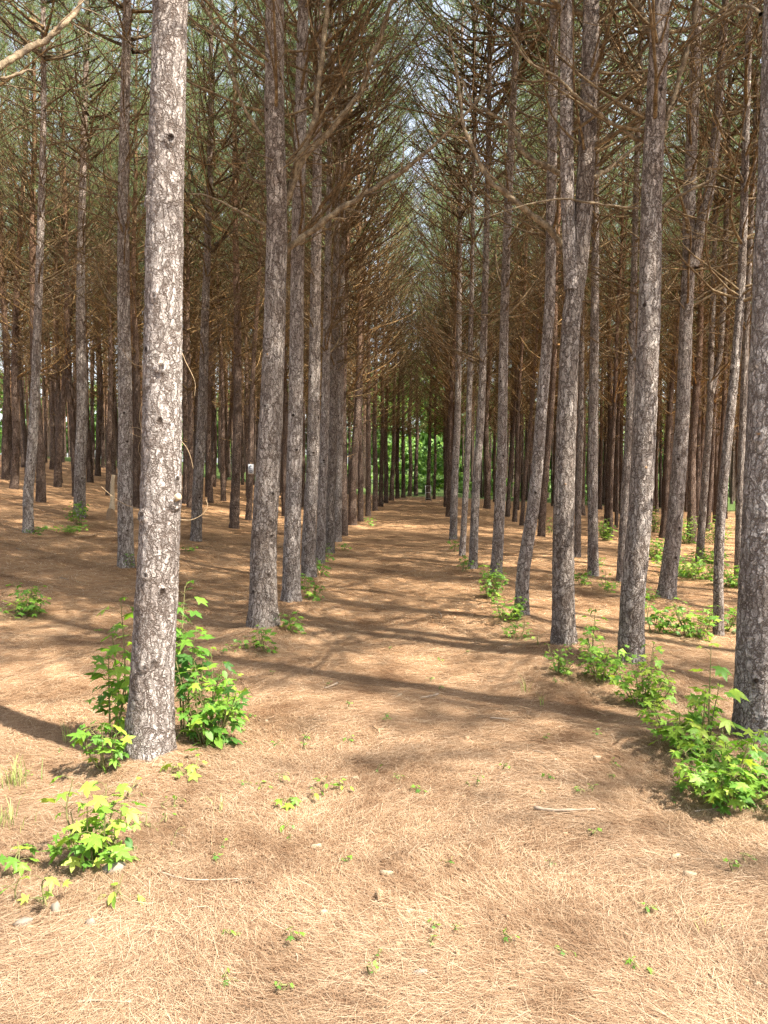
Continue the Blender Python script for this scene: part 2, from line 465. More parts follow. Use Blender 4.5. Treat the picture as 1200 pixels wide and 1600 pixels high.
M = {
    'bark_near': mat_bark_far('bark_near', 0.12, ((0.30, 0.27, 0.25), (0.37, 0.345, 0.325), (0.43, 0.405, 0.38)), (0.105, 0.082, 0.069), ((0.95, 0.93, 0.92), (1.0, 1.0, 1.0))), 'bark_far': mat_bark_far(), 'bark_mid': mat_bark_far('bark_mid', 0.3, ((0.27, 0.235, 0.21), (0.40, 0.37, 0.34), (0.53, 0.495, 0.46)), (0.085, 0.064, 0.052), ((0.72, 0.69, 0.66), (1.05, 1.04, 1.03))), 'branch': mat_branch(), 'twig': mat_branch('sun_toned_twig', (1.25, 1.2, 1.05)), 'limb': mat_branch('grey_limb', (1.25, 1.35, 1.55)),  # far twigs: branch colour lightened and warmed to stand for sunlight on them
    'needle': leafy('pine_needles', [(0, (0.11, 0.165, 0.085)), (0.5, (0.17, 0.235, 0.12)), (0.9, (0.23, 0.29, 0.145)), (1, (0.30, 0.26, 0.13))], trans=0.48, tint=(1.2, 1.25, 0.75)),
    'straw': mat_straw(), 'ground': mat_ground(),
    'leaf': leafy('sweetgum_leaf', [(0, (0.085, 0.20, 0.03)), (0.5, (0.15, 0.30, 0.04)), (0.85, (0.22, 0.38, 0.05)), (1, (0.32, 0.46, 0.06))], True, noise=25),
    'leaf_yellow': leafy('yellow_green_leaf', [(0, (0.17, 0.31, 0.045)), (0.5, (0.27, 0.40, 0.06)), (1, (0.38, 0.45, 0.085))], True, noise=25),
    'leaf_dark': leafy('dark_leaf', [(0, (0.045, 0.125, 0.028)), (0.7, (0.085, 0.20, 0.035)), (1, (0.15, 0.30, 0.045))], True, noise=25),
    'foliage': leafy('undergrowth_leaf', [(0, (0.08, 0.18, 0.03)), (0.6, (0.16, 0.30, 0.04)), (1, (0.30, 0.44, 0.06))]),
    'broadleaf': leafy('broadleaf', [(0, (0.065, 0.14, 0.035)), (0.5, (0.12, 0.23, 0.05)), (1, (0.23, 0.35, 0.08))], trans=0.45),
    'grass': leafy('grass_blade', [(0, (0.13, 0.20, 0.05)), (1, (0.36, 0.36, 0.14))], trans=0.3),
    'stem': mat_flat('green_stem', (0.16, 0.15, 0.06)),
    'cut': mat_flat('cut_wood', (0.46, 0.36, 0.24), scale=60),
    'pale_wood': mat_flat('bleached_wood', (0.26, 0.20, 0.145), scale=40),
    'stone': mat_flat('pale_stone', (0.17, 0.145, 0.115), scale=25),
    'brown_wood': mat_flat('brown_stick', (0.26, 0.17, 0.10), scale=40),
    'dry_leaf': mat_flat('dry_leaf', (0.27, 0.205, 0.135), scale=40),
    'vine': mat_flat('dry_vine', (0.34, 0.25, 0.15), scale=40),
    'sign': mat_flat('sign_white', (0.60, 0.61, 0.63), 0.5, 0.3, 8, 0.03),
    'ink': mat_flat('sign_ink', (0.05, 0.07, 0.10), 0.5, 0.3, 8, 0.05),
    'white_metal': mat_flat('pale_metal', (0.36, 0.35, 0.33), 0.5, 0.4, 10, 0.1),
}

# ------------------------------------------------------------------ measured trees
# (base x, base y, width at base, other points of the stem's axis going up) in pixels of the photograph
TREES = {
 # row along the left edge of the path
 'A1': (232, 1195, 72, [(240, 1000), (250, 800), (257, 500), (261, 330), (271, 0)]),
 'A2': (411, 988, 45, [(411, 900), (412, 840), (423, 640), (430, 450), (433, 330), (430, 180), (431, 0)]),
 'A3': (455, 948, 29, [(456, 850), (462, 640), (466, 400), (470, 200), (474, 0)]),
 'A4': (483, 908, 24, [(482, 850), (489, 700), (492, 500), (496, 250), (498, 0)]),
 'A5': (500, 880, 17, [(503, 780), (508, 640), (514, 300)]),
 'A6': (515, 864, 17, [(517, 760), (521, 640), (528, 300)]),
 'A7': (527, 846, 14, [(531, 640), (536, 400)]),
 'A8': (537, 836, 14, [(541, 640), (543, 400)]),
 'A9': (551, 820, 14, [(557, 640), (560, 400)]),
 'A10': (563, 814, 10, [(566, 640)]),
 'A11': (575, 807, 9, [(577, 640)]),
 'A12': (586, 798, 9, [(588, 640)]),
 'A13': (595, 791, 8, [(598, 640)]),
 'A14': (603, 786, 8, [(606, 640)]),
 'A15': (612, 782, 8, [(614, 640)]),
 'A16': (621, 779, 7, [(623, 650)]),
 'A17': (630, 777, 7, [(631, 650)]),
 'A18': (640, 775, 7, [(641, 650)]),
 'A19': (650, 774, 7, [(652, 650)]),
 'A20': (669, 781, 7, [(671, 650)]),
 'A21': (678, 780, 5, [(681, 650)]),
 # row along the right edge of the path
 'B1': (1184, 1168, 73, [(1186, 1000), (1196, 800), (1203, 640), (1209, 500), (1211, 420), (1216, 250), (1219, 0)]),
 'B2': (986, 1048, 42, [(989, 930), (1000, 800), (1008, 640), (1017, 450), (1021, 300), (1036, 0)]),
 'B3': (881, 1018, 37, [(880, 900), (881, 800), (886, 640), (892, 500), (905, 400), (914, 250), (922, 0)]),
 'B4': (815, 972, 22, [(817, 900), (824, 850), (833, 790), (840, 720), (847, 620), (857, 480), (860, 300), (866, 0)]),
 'B5': (775, 908, 19, [(779, 830), (784, 700), (787, 560), (792, 400), (801, 180), (810, 0)]),
 'B6': (739, 888, 15, [(741, 830), (745, 740), (752, 640), (757, 480), (762, 250)]),
 'B7': (722, 868, 11, [(729, 740), (733, 640), (737, 450)]),
 'B8': (708, 842, 13, [(711, 740), (715, 640), (718, 450)]),
 'B9': (701, 808, 10, [(706, 640)]),
 'B10': (697, 792, 8, [(701, 640)]),
 # rows farther right
 'C1': (927, 899, 18, [(926, 760), (926, 640), (929, 450), (932, 250)]),
 'C2': (902, 870, 12, [(904, 760), (908, 640), (911, 400)]),
 'C3': (846, 838, 12, [(851, 740), (858, 640), (868, 400)]),
 'C4': (815, 821, 7, [(824, 720), (829, 640)]),
 'C5': (804, 815, 8, [(807, 720), (811, 640)]),
 'C6': (793, 807, 7, [(796, 720), (800, 680), (802, 600)]),
 'C7': (761, 794, 11, [(764, 640), (767, 450)]),
 'C8': (970, 908, 15, [(977, 760), (984, 640), (992, 420)]),
 'C9': (953, 839, 9, [(956, 740), (961, 600)]),
 'C10': (963, 824, 6, [(967, 740), (970, 600)]),
 'C11': (1041, 942, 27, [(1052, 840), (1062, 720), (1069, 620), (1075, 480), (1079, 400), (1078, 330), (1084, 150), (1088, 0)]),
 'C12': (1035, 840, 10, [(1041, 740), (1050, 640), (1062, 420)]),
 'C13': (1093, 878, 13, [(1098, 800), (1103, 720), (1108, 640), (1110, 560), (1116, 430), (1124, 200)]),
 'C14': (1123, 992, 17, [(1123, 880), (1128, 780), (1138, 680), (1149, 580), (1160, 460), (1166, 330), (1170, 150)]),
 'C15': (1154, 902, 14, [(1157, 760), (1163, 640), (1172, 400)]),
 # rows farther left
 'D1': (197, 893, 26, [(195, 760), (196, 640), (195, 400), (196, 200), (198, 0)]),
 'D2': (306, 845, 19, [(309, 760), (317, 640), (321, 480), (327, 250), (330, 0)]),
 'D3': (366, 825, 16, [(367, 740), (367, 640), (363, 480), (360, 250)]),
 'D4': (388, 812, 10, [(391, 740), (395, 640), (399, 450)]),
 'D5': (349, 778, 7, [(354, 720), (361, 640)]),
 'D6': (325, 777, 9, [(328, 640)]),
 'D7': (333, 760, 9, [(334, 640)]),
 'D8': (291, 786, 13, [(293, 640), (294, 450)]),
 'D9': (213, 795, 12, [(213, 640), (213, 450)]),
 'D10': (124, 808, 20, [(125, 720), (128, 640), (127, 480), (131, 250), (134, 60)]),
 'D11': (170, 774, 9, [(171, 640), (172, 480)]),
 'D12': (153, 744, 9, [(155, 640)]),
 'D13': (144, 734, 7, [(146, 640)]),
 'D14': (44, 832, 17, [(44, 770), (49, 720), (56, 620), (61, 480), (64, 300), (66, 150)]),
 'D15': (64, 785, 15, [(62, 700), (60, 600), (58, 450)]),
 'D16': (90, 761, 12, [(95, 700), (101, 600), (104, 480)]),
 'D17': (81, 734, 8, [(84, 640)]),
 'D18': (22, 764, 13, [(25, 640), (30, 480)]),
 'D19': (9, 749, 12, [(8, 640)]),
 'D20': (115, 736, 7, [(116, 640)]),
 'D21': (420, 797, 8, [(421, 640)]),
}
FORKS = {  # second stem of a forked tree, from the fork upwards
 'B3': [(893, 455, 25), (889, 390, 22), (885, 300, 20), (884, 150, 19), (885, 0, 18)],
 'C11': [(1079, 420, 20), (1092, 360, 17), (1106, 300, 15), (1118, 200, 13), (1128, 60, 11), (1132, 0, 10)],
 'C13': [(1109, 620, 10), (1118, 580, 9), (1125, 540, 8), (1131, 430, 8), (1136, 250, 7)],
}
tree_pos = {}
for k, (bx, by, w, pts) in TREES.items():
    p, d = on_ground(bx, by)
    tree_pos[k] = (p, d, w)
for k in ('A1', 'A2', 'A3', 'B1', 'B2', 'B3', 'B4', 'D1', 'C11', 'A4', 'B5'):
    p = tree_pos[k][0]
    MOUNDS.append((p.x, p.y, 0.04, 0.42))
    MOUNDS.append((p.x, p.y, 0.05, 0.2))

# ------------------------------------------------------------------ the ground
def build_ground():
    def axis(fine_lo, fine_hi, step, lo, hi, grow=1.12):
        a = list(np.arange(fine_lo, fine_hi + 1e-6, step))
        s = step; x = a[-1]
        while x < hi: s *= grow; x += s; a.append(x)
        s = step; x = a[0]
        while x > lo: s *= grow; x -= s; a.insert(0, x)
        return np.array(a)
    xs = axis(-5, 5, 0.08, -900, 900)
    ys = axis(1.0, 12, 0.08, -60, 1500)
    X, Y = np.meshgrid(xs, ys)
    Z = ground_z(X, Y)
    v = np.stack([X, Y, Z], -1).reshape(-1, 3)
    nx = len(xs)
    i = np.arange(len(ys) - 1)[:, None] * nx + np.arange(nx - 1)[None, :]
    f = np.stack([i, i + 1, i + nx + 1, i + nx], -1).reshape(-1, 4)
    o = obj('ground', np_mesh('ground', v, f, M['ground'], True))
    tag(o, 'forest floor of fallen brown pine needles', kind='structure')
build_ground()

def build_straw():
    """fallen needles, one strip each; nobody could count them"""
    def strips(n, ylo, yhi, wide, seg, length, lift):
        # density falls with distance
        u = rng.random(n)
        y = ylo * (yhi / ylo) ** u if ylo > 0 else ylo + u * (yhi - ylo)
        x = (rng.random(n) - 0.5) * 2 * (0.62 * y + 0.5) + 0.02 * y
        L = length * (0.55 + 0.7 * rng.random(n))
        flow = 6.28 * vnoise(x * 0.55 + 9, y * 0.55, 11) * 1.2
        th = flow + rng.normal(0, 0.75, n)
        bend = rng.normal(0, 0.22, n)
        w = wide * (0.6 + 0.8 * rng.random(n)) * (0.6 + 0.17 * y)
        zb = lift * rng.random(n) ** 1.5
        tilt = rng.normal(0, 0.055, n)
        V = np.zeros((n, seg + 1, 2, 3))
        for k in range(seg + 1):
            s = k / seg - 0.5
            a = th + bend * s
            cx = x + np.cos(th + bend * s * 0.5) * L * s
            cyy = y + np.sin(th + bend * s * 0.5) * L * s
            nx_, ny_ = -np.sin(a), np.cos(a)
            zz = zb + tilt * s * L + 0.004
            tap = 1.0 - 0.35 * abs(s)
            for q, sg in enumerate((-1, 1)):
                V[:, k, q, 0] = cx + sg * nx_ * w * 0.5 * tap
                V[:, k, q, 1] = cyy + sg * ny_ * w * 0.5 * tap
                V[:, k, q, 2] = zz
        V[..., 2] += ground_z(V[:, :, :, 0], V[:, :, :, 1])
        V = V.reshape(-1, 3)
        base = (np.arange(n) * (seg + 1) * 2)[:, None]
        fs = []
        for k in range(seg):
            o = 2 * k
            fs.append(base + np.array([[o, o + 1, o + 3, o + 2]]))
        return V, np.concatenate(fs)
    g = Geo()
    for a in ((60000, 1.45, 3.4, 0.0010, 2, 0.10, 0.02), (190000, 1.45, 4.2, 0.00095, 1, 0.07, 0.015), (170000, 3.2, 7.5, 0.0012, 1, 0.085, 0.014), (90000, 6.5, 15.0, 0.0017, 1, 0.11, 0.012)):
        v, f = strips(*a)
        g.add(v, None, f)
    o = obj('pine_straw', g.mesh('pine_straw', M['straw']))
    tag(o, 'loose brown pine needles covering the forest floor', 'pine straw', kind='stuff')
build_straw()

# ------------------------------------------------------------------ pine parts
def wander(L, e0, e1, h0, n, wob, seedr):
    """polyline of length L; elevation goes e0 -> e1, heading h0 with wobble"""
    p = np.zeros((n, 3)); h = h0; hh = seedr.normal(0, wob)
    for k in range(1, n):
        s = k / (n - 1)
        e = e0 + (e1 - e0) * s ** 0.8 + seedr.normal(0, wob * 0.5)
        hh = hh * 0.6 + seedr.normal(0, wob)
        h += hh * 0.6
        st = L / (n - 1)
        p[k] = p[k - 1] + st * np.array([math.cos(e) * math.cos(h), math.cos(e) * math.sin(h), math.sin(e)])
    return p

def branch_geo(geo, sr, L, r0, e0, e1, twigs, sides=5, n=9, tsides=3, start=(0, 0, 0), h0=0.0, sub=True, ends=None):
    start = np.array(start, float)
    p = wander(L, e0, e1, h0, n, 0.13, sr) + start
    s = np.linspace(0, 1, n)
    rad = r0 * (1 - 0.8 * s) * (1 + 0.25 * np.exp(-s * 14))
    tube(geo, p, rad, sides)
    if ends is not None: ends.append((p, L))
    for _ in range(twigs):
        q = sr.uniform(0.22, 0.97)
        i = q * (n - 1); a = int(i); fr = i - a
        b = p[a] * (1 - fr) + p[min(a + 1, n - 1)] * fr
        d = p[min(a + 1, n - 1)] - p[max(a - 1, 0)]
        hd = math.atan2(d[1], d[0]) + sr.choice([-1, 1]) * sr.uniform(0.35, 1.2)
        tl = L * sr.uniform(0.12, 0.36)
        ee = sr.uniform(-0.15, 0.8)
        tp = wander(tl, ee, ee + sr.uniform(-0.5, 0.9), hd, 5, 0.22, sr) + b
        tr = max(0.0042, r0 * (1 - 0.8 * q) * 0.5)
        tube(geo, tp, np.linspace(tr, 0.0024, 5), tsides)
        if ends is not None: ends.append((tp, tl))
        if sub and sr.random() < 0.6:
            k = sr.integers(1, 4)
            hd2 = hd + sr.choice([-1, 1]) * sr.uniform(0.4, 1.1)
            sp = wander(tl * 0.55, ee + 0.2, ee + 0.6, hd2, 4, 0.25, sr) + tp[k]
            tube(geo, sp, np.linspace(tr * 0.7, 0.002, 4), 3)

def needles(geo, sr, centres, dirs, per, length, width):
    n = len(centres); c = np.repeat(centres, per, 0); d = np.repeat(dirs, per, 0)
    m = n * per
    nd = d * 0.75 + sr.normal(0, 0.62, (m, 3)) + np.array([0, 0, 0.1])
    nd /= np.linalg.norm(nd, axis=1)[:, None]
    c = c + d * (sr.random((m, 1)) - 0.5) * 0.12
    L = length * (0.65 + 0.6 * sr.random((m, 1)))
    side = np.cross(nd, sr.normal(0, 1, (m, 3))); side /= np.linalg.norm(side, axis=1)[:, None] + 1e-9
    w = width * 0.5
    v = np.stack([c - side * w, c + side * w, c + nd * L], 1).reshape(-1, 3)
    f = np.arange(m * 3).reshape(-1, 3)
    geo.add(v, f)

H_TREE = 17.0
def stem_r(z, r0, H=H_TREE):
    z = np.asarray(z, float)
    return r0 * np.clip(1 - z / (H * 1.02), 0.03, 1) ** 1.1 + r0 * 0.15 * np.exp(-z / 0.16)

def proto_crown(sr, zlo=8.2, per=6):
    wood, tuft_c, tuft_d = Geo(), [], []
    z = zlo
    while z < H_TREE - 0.3:
        fr = (z - zlo) / (H_TREE - zlo)
        for _ in range(sr.integers(4, 6)):
            L = (2.5 * (1 - fr) ** 0.7 + 0.35) * sr.uniform(0.7, 1.1)
            ends = []
            branch_geo(wood, sr, L, 0.02 * (1 - fr) + 0.006, sr.uniform(0.25, 0.6), sr.uniform(0.7, 1.2), 5, 3, 7, 3,
                       (0, 0, z + sr.uniform(-0.15, 0.15)), sr.uniform(0, 6.28), False, ends)
            for i, (p, l) in enumerate(ends):
                k = len(p)
                idx = range(k - 4, k) if i == 0 else range(1, k)
                for q in idx:
                    if q <= 0 or sr.random() < 0.12: continue
                    d = p[q] - p[q - 1]; d /= np.linalg.norm(d) + 1e-9
                    tuft_c.append(p[q]); tuft_d.append(d)
        z += sr.uniform(0.38, 0.58)
    g = Geo()
    needles(g, sr, np.array(tuft_c), np.array(tuft_d), per, 0.21, 0.009)
    return wood.mesh('crown_wood', M['branch']), g.mesh('crown_needles', M['needle'])

def proto_dead(sr, zlo=3.5, zhi=8.4):
    g = Geo()
    z = zlo
    while z < zhi:
        up = sstep(zlo, 6.0, z)
        for _ in range(sr.integers(4, 7)):
            L = sr.uniform(1.4, 3.0) * (0.7 + 0.4 * up)
            branch_geo(g, sr, L, sr.uniform(0.011, 0.02), sr.uniform(0.05, 0.5), sr.uniform(0.6, 1.25), 5, 4, 8, 3,
                       (0, 0, z + sr.uniform(-0.12, 0.12)), sr.uniform(0, 6.28))
        z += sr.uniform(0.38, 0.6)
    # a few broken stubs lower down
    for _ in range(7):
        h = sr.uniform(0, 6.28)
        branch_geo(g, sr, sr.uniform(0.12, 0.5), 0.008, 0.1, 0.4, 0, 4, 3, 3, (0.07 * math.cos(h), 0.07 * math.sin(h), sr.uniform(1.6, zlo)), h)
    return g.mesh('dead_branches', M['twig'])

def proto_trunk(sr, r0=0.11, sides=14):
    zs = np.concatenate([np.linspace(-0.15, 1, 12), np.arange(1.15, 10, 0.16), np.arange(10, H_TREE, 0.5)])
    th = np.arange(sides) * 2 * math.pi / sides
    ph = sr.uniform(0, 6.28, 6)
    cx = 0.05 * np.sin(zs * 0.45 + ph[0]) * sstep(0, 3, zs) + 0.02 * np.sin(zs * 1.3 + ph[1]); cx -= cx[1]
    cyy = 0.05 * np.sin(zs * 0.5 + ph[2]) * sstep(0, 3, zs) + 0.02 * np.sin(zs * 1.1 + ph[3]); cyy -= cyy[1]
    r = stem_r(np.maximum(zs, 0), r0)
    rr = r[:, None] * (1 + 0.05 * sr.normal(0, 1, (len(zs), sides)) + 0.04 * np.sin(zs * 6.1 + ph[4])[:, None])
    v = np.stack([cx[:, None] + rr * np.cos(th), cyy[:, None] + rr * np.sin(th), np.repeat(zs[:, None], sides, 1)], -1).reshape(-1, 3)
    i = np.arange(len(zs) - 1)[:, None] * sides; j = np.arange(sides)[None]; k = (j + 1) % sides
    f = np.stack([i + j, i + k, i + sides + k, i + sides + j], -1).reshape(-1, 4)
    return np_mesh('trunk', v, f, M['bark_far'], True)

NV = 7
P_CROWN = [proto_crown(np.random.default_rng(100 + i), 6.9 + 0.3 * (i % 4)) for i in range(NV)]
P_DEAD = [proto_dead(np.random.default_rng(200 + i), 3.4 + 0.2 * (i % 4)) for i in range(NV)]
P_TRUNK = [proto_trunk(np.random.default_rng(300 + i)) for i in range(5)]
P_BRANCH = []
for i in range(26):
    sr = np.random.default_rng(400 + i)
    g = Geo()
    branch_geo(g, sr, 2.3, sr.uniform(0.009, 0.016), sr.uniform(0.05, 0.5), sr.uniform(0.6, 1.25), 7, 6, 12, 4, h0=0.0)
    P_BRANCH.append(g.mesh('branch', M['branch']))

def bark_field(th, zs, circ, seed, cw=0.033, chh=0.095):
    """plated bark: relief and plate tone on a (z, angle) grid"""
    r = np.random.default_rng(seed)
    nu = max(5, int(round(circ / cw)))
    u = th[None, :] / (2 * math.pi) * nu
    v = zs[:, None] / chh
    U = u + 0.28 * np.sin(v * 0.9 + 3 * np.sin(2 * th)[None, :]) + 0.34 * (vnoise(zs[:, None] * 26 + 0 * u, 5 * np.cos(th)[None, :] + 5 * np.sin(th)[None, :] + 17 + 0 * v, seed) - 0.5) * 2 + 0.16 * (vnoise(zs[:, None] * 75 + 0 * u, 14 * np.cos(th)[None, :] + 11 * np.sin(th)[None, :] + 40 + 0 * v, seed + 9) - 0.5) * 2
    V = v + 0.6 * (vnoise(2.2 * np.cos(th)[None, :] * 2 + 5 + 0 * v, 2.2 * np.sin(th)[None, :] * 2 + zs[:, None] * 4, seed + 1) - 0.5) * 2
    nv = int(V.max()) + 8
    def layer(U, V, nu, nv, s):
        rr = np.random.default_rng(s)
        ju, jv, tone = rr.random((nu, nv)), rr.random((nu, nv)), rr.random((nu, nv))
        iu = np.floor(U).astype(int); iv = np.floor(V).astype(int)
        f1 = np.full(U.shape, 9.0); tn = np.zeros(U.shape); bu = np.zeros(U.shape); bv = np.zeros(U.shape)
        offs = [(p, q) for p in (-1, 0, 1) for q in (-1, 0, 1)]
        cells = []
        for a, b in offs:
            cu, cv = (iu + a) % nu, (iv + b + 4) % nv
            xu = iu + a + 0.1 + 0.8 * ju[cu, cv]; xv = iv + b + 0.1 + 0.8 * jv[cu, cv]
            cells.append((xu, xv))
            d = np.hypot(xu - U, xv - V)
            closer = d < f1
            tn = np.where(closer, tone[cu, cv], tn); bu = np.where(closer, xu, bu); bv = np.where(closer, xv, bv)
            f1 = np.where(closer, d, f1)
        e = np.full(U.shape, 9.0)
        for xu, xv in cells:                                # distance to the plate's edge
            du, dv = xu - bu, xv - bv
            l = np.hypot(du, dv)
            dd = ((xu + bu) / 2 - U) * du + ((xv + bv) / 2 - V) * dv
            dd = dd / np.maximum(l, 1e-6) * (1 + 1.4 * np.abs(dv) / np.maximum(l, 1e-6))
            e = np.where(l > 1e-4, np.minimum(e, dd), e)
        return e, tn
    e1, t1 = layer(U, V, nu, nv, seed + 2)
    e2, t2 = layer(U * 2 + 3, V * 2.1, nu * 2, int((V * 2.1).max()) + 8, seed + 3)
    X3, Y3 = np.cos(th)[None, :] * circ / 6.28 + 9, np.sin(th)[None, :] * circ / 6.28 + 9
    zz = zs[:, None] + 0 * X3
    fl = 0.6 * vnoise((X3 + 0.7 * Y3) * 95, zz * 46, seed + 5) + 0.4 * vnoise((Y3 - 0.6 * X3) * 170, zz * 95, seed + 6)
    ter = np.floor(fl * 5 + t2) / 6.0                       # flaking layers
    h1 = sstep(0.02, 0.17, e1 + 0.12 * (fl - 0.5)); h2 = sstep(0.0, 0.2, e2 + 0.1 * (fl - 0.5))
    relief = 0.0016 * h1 * (0.5 + 0.8 * t1) + 0.0062 * ter
    return relief, h1 * (0.55 + 0.45 * h2), np.clip(0.55 * t1 + 0.25 * t2 + 0.35 * ter, 0, 1)

KNOTS = {  # knots and cut stubs of the nearest trunks: (pixel x, y, radius m)
 'A1': [(252, 470, 0.022), (262, 580, 0.026), (278, 785, 0.035), (232, 805, 0.03), (276, 235, 0.028), (238, 325, 0.025), (236, 1035, 0.022), (238, 895, 0.022)],
 'B1': [(1178, 683, 0.034), (1172, 568, 0.022), (1182, 835, 0.025), (1178, 1110, 0.02)],
 'A2': [(420, 560, 0.02), (432, 670, 0.022), (398, 780, 0.02), (424, 830, 0.024)],
 'B2': [(1003, 735, 0.02), (1015, 545, 0.02), (985, 905, 0.022)],
 'B3': [(880, 760, 0.016), (893, 620, 0.02)],
}

def stem_mesh(name, axis, r0, depth, seed, ztop, H=H_TREE, knots=(), rfun=None, zstart=-0.12):
    """trunk along axis (z, x, y arrays, local), with bark relief as fine as the distance needs"""
    cell = 0.0065 if depth < 5.2 else depth * 0.0022
    rmean = r0 * 0.9
    n = int(np.clip(round(2 * math.pi * rmean / cell), 14, 200))
    dz = cell * 1.55
    zend = axis[0][-1]
    z1 = min(ztop + 0.2, zend)
    zs = np.arange(zstart, z1, dz)
    if z1 < zend: zs = np.concatenate([zs, np.arange(z1 + 0.05, zend, 0.3)])
    th = np.arange(n) * 2 * math.pi / n
    cx = np.interp(zs, axis[0], axis[1]); cyy = np.interp(zs, axis[0], axis[2])
    r = (rfun or (lambda z: stem_r(np.maximum(z, 0), r0, H)))(zs)
    rel, hh, tone = bark_field(th, zs - zstart, 2 * math.pi * rmean, seed)
    fade = np.clip(r / 0.09, 0.25, 1.15)[:, None]
    lob = 1 + 0.035 * np.sin(2 * th + seed)[None] * np.cos(zs * 1.1)[:, None] + 0.03 * np.sin(3 * th + zs[:, None] * 0.8) \
        + 0.10 * np.exp(-np.maximum(zs, 0) / 0.13)[:, None] * np.maximum(0, np.sin(4 * th + seed))[None]
    # whorl swellings
    sw = 1 + 0.03 * np.maximum(0, np.sin(zs * 2 * math.pi / 0.62 + seed)) ** 6
    rr = (r * sw)[:, None] * lob + (rel - 0.003) * fade
    for kz, kth, kr in knots:
        dth = (th - kth + math.pi) % (2 * math.pi) - math.pi
        d = np.hypot(dth[None, :] * r[:, None], zs[:, None] - kz) / kr
        rr += 0.5 * kr * np.exp(-(d - 0.75) ** 2 / 0.16) - 0.25 * kr * np.exp(-d ** 2 / 0.2)
        hh = hh * (1 - 0.8 * np.exp(-d ** 2 / 0.35)) * (1 - 0.5 * np.exp(-(d - 1.35) ** 2 / 0.03))
        tone = np.clip(tone - 0.35 * np.exp(-(d - 0.8) ** 2 / 0.2), 0, 1)
    v = np.stack([cx[:, None] + rr * np.cos(th), cyy[:, None] + rr * np.sin(th), np.repeat(zs[:, None], n, 1)], -1).reshape(-1, 3)
    i = np.arange(len(zs) - 1)[:, None] * n; j = np.arange(n)[None]; k = (j + 1) % n
    f = np.stack([i + j, i + k, i + n + k, i + n + j], -1).reshape(-1, 4)
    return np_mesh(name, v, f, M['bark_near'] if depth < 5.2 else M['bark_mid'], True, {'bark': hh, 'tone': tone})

LABELS = {
 'A1': 'thick pale sunlit pine with cut branch stubs, biggest trunk at the left of the path',
 'A2': 'grey pine with a long bare branch reaching right, behind the thick pale pine',
 'A3': 'grey pine beside the path, just right of the one with the long branch',
 'B1': 'thick grey pine with a big knot, cut by the right edge of the photo',
 'B2': 'straight silver-grey pine rising from leafy seedlings on the right of the path',
 'B3': 'pale pine that forks into two stems at the right edge of the path',
 'B4': 'crooked pine with a bent foot, just left of the pale forked pine',
 'C11': 'dark pine forking high up, behind the silver-grey pine on the right',
 'C13': 'slim sunlit pine with a low fork, behind bushes at the far right',
 'C14': 'slim leaning pine beside the thick grey pine at the right edge',
 'D1': 'slender grey pine standing just left of the thick pale pine',
 'D4': 'slim dark pine that carries the small white sign',
 'D14': 'bent pine at the far left with its foot by a low green plant',
}
GROUP = 'pines of the plantation'
ALL = []           # (x, y) of every pine
REG = []           # (root, side, row, y, thick)

def add_branches(root, axis, r0, zlo, zhi, sr, per=(4, 7), step=(0.42, 0.62), keep=None):
    z = zlo
    while z < min(zhi, axis[0][-1] - 0.5):
        for _ in range(sr.integers(*per)):
            zz = z + sr.uniform(-0.1, 0.1)
            h = sr.uniform(0, 6.28)
            if keep is not None and not keep(zz, h): continue
            me = P_BRANCH[sr.integers(len(P_BRANCH))]
            b = obj('branch', me, root)
            r = float(stem_r(zz, r0)) * 0.6
            b.location = (np.interp(zz, axis[0], axis[1]) + r * math.cos(h), np.interp(zz, axis[0], axis[2]) + r * math.sin(h), zz)
            b.rotation_euler = (sr.normal(0, 0.1), sr.normal(0, 0.12), h)
            s = sr.uniform(0.65, 1.2)
            b.scale = (s, s, s)
        z += sr.uniform(*step)

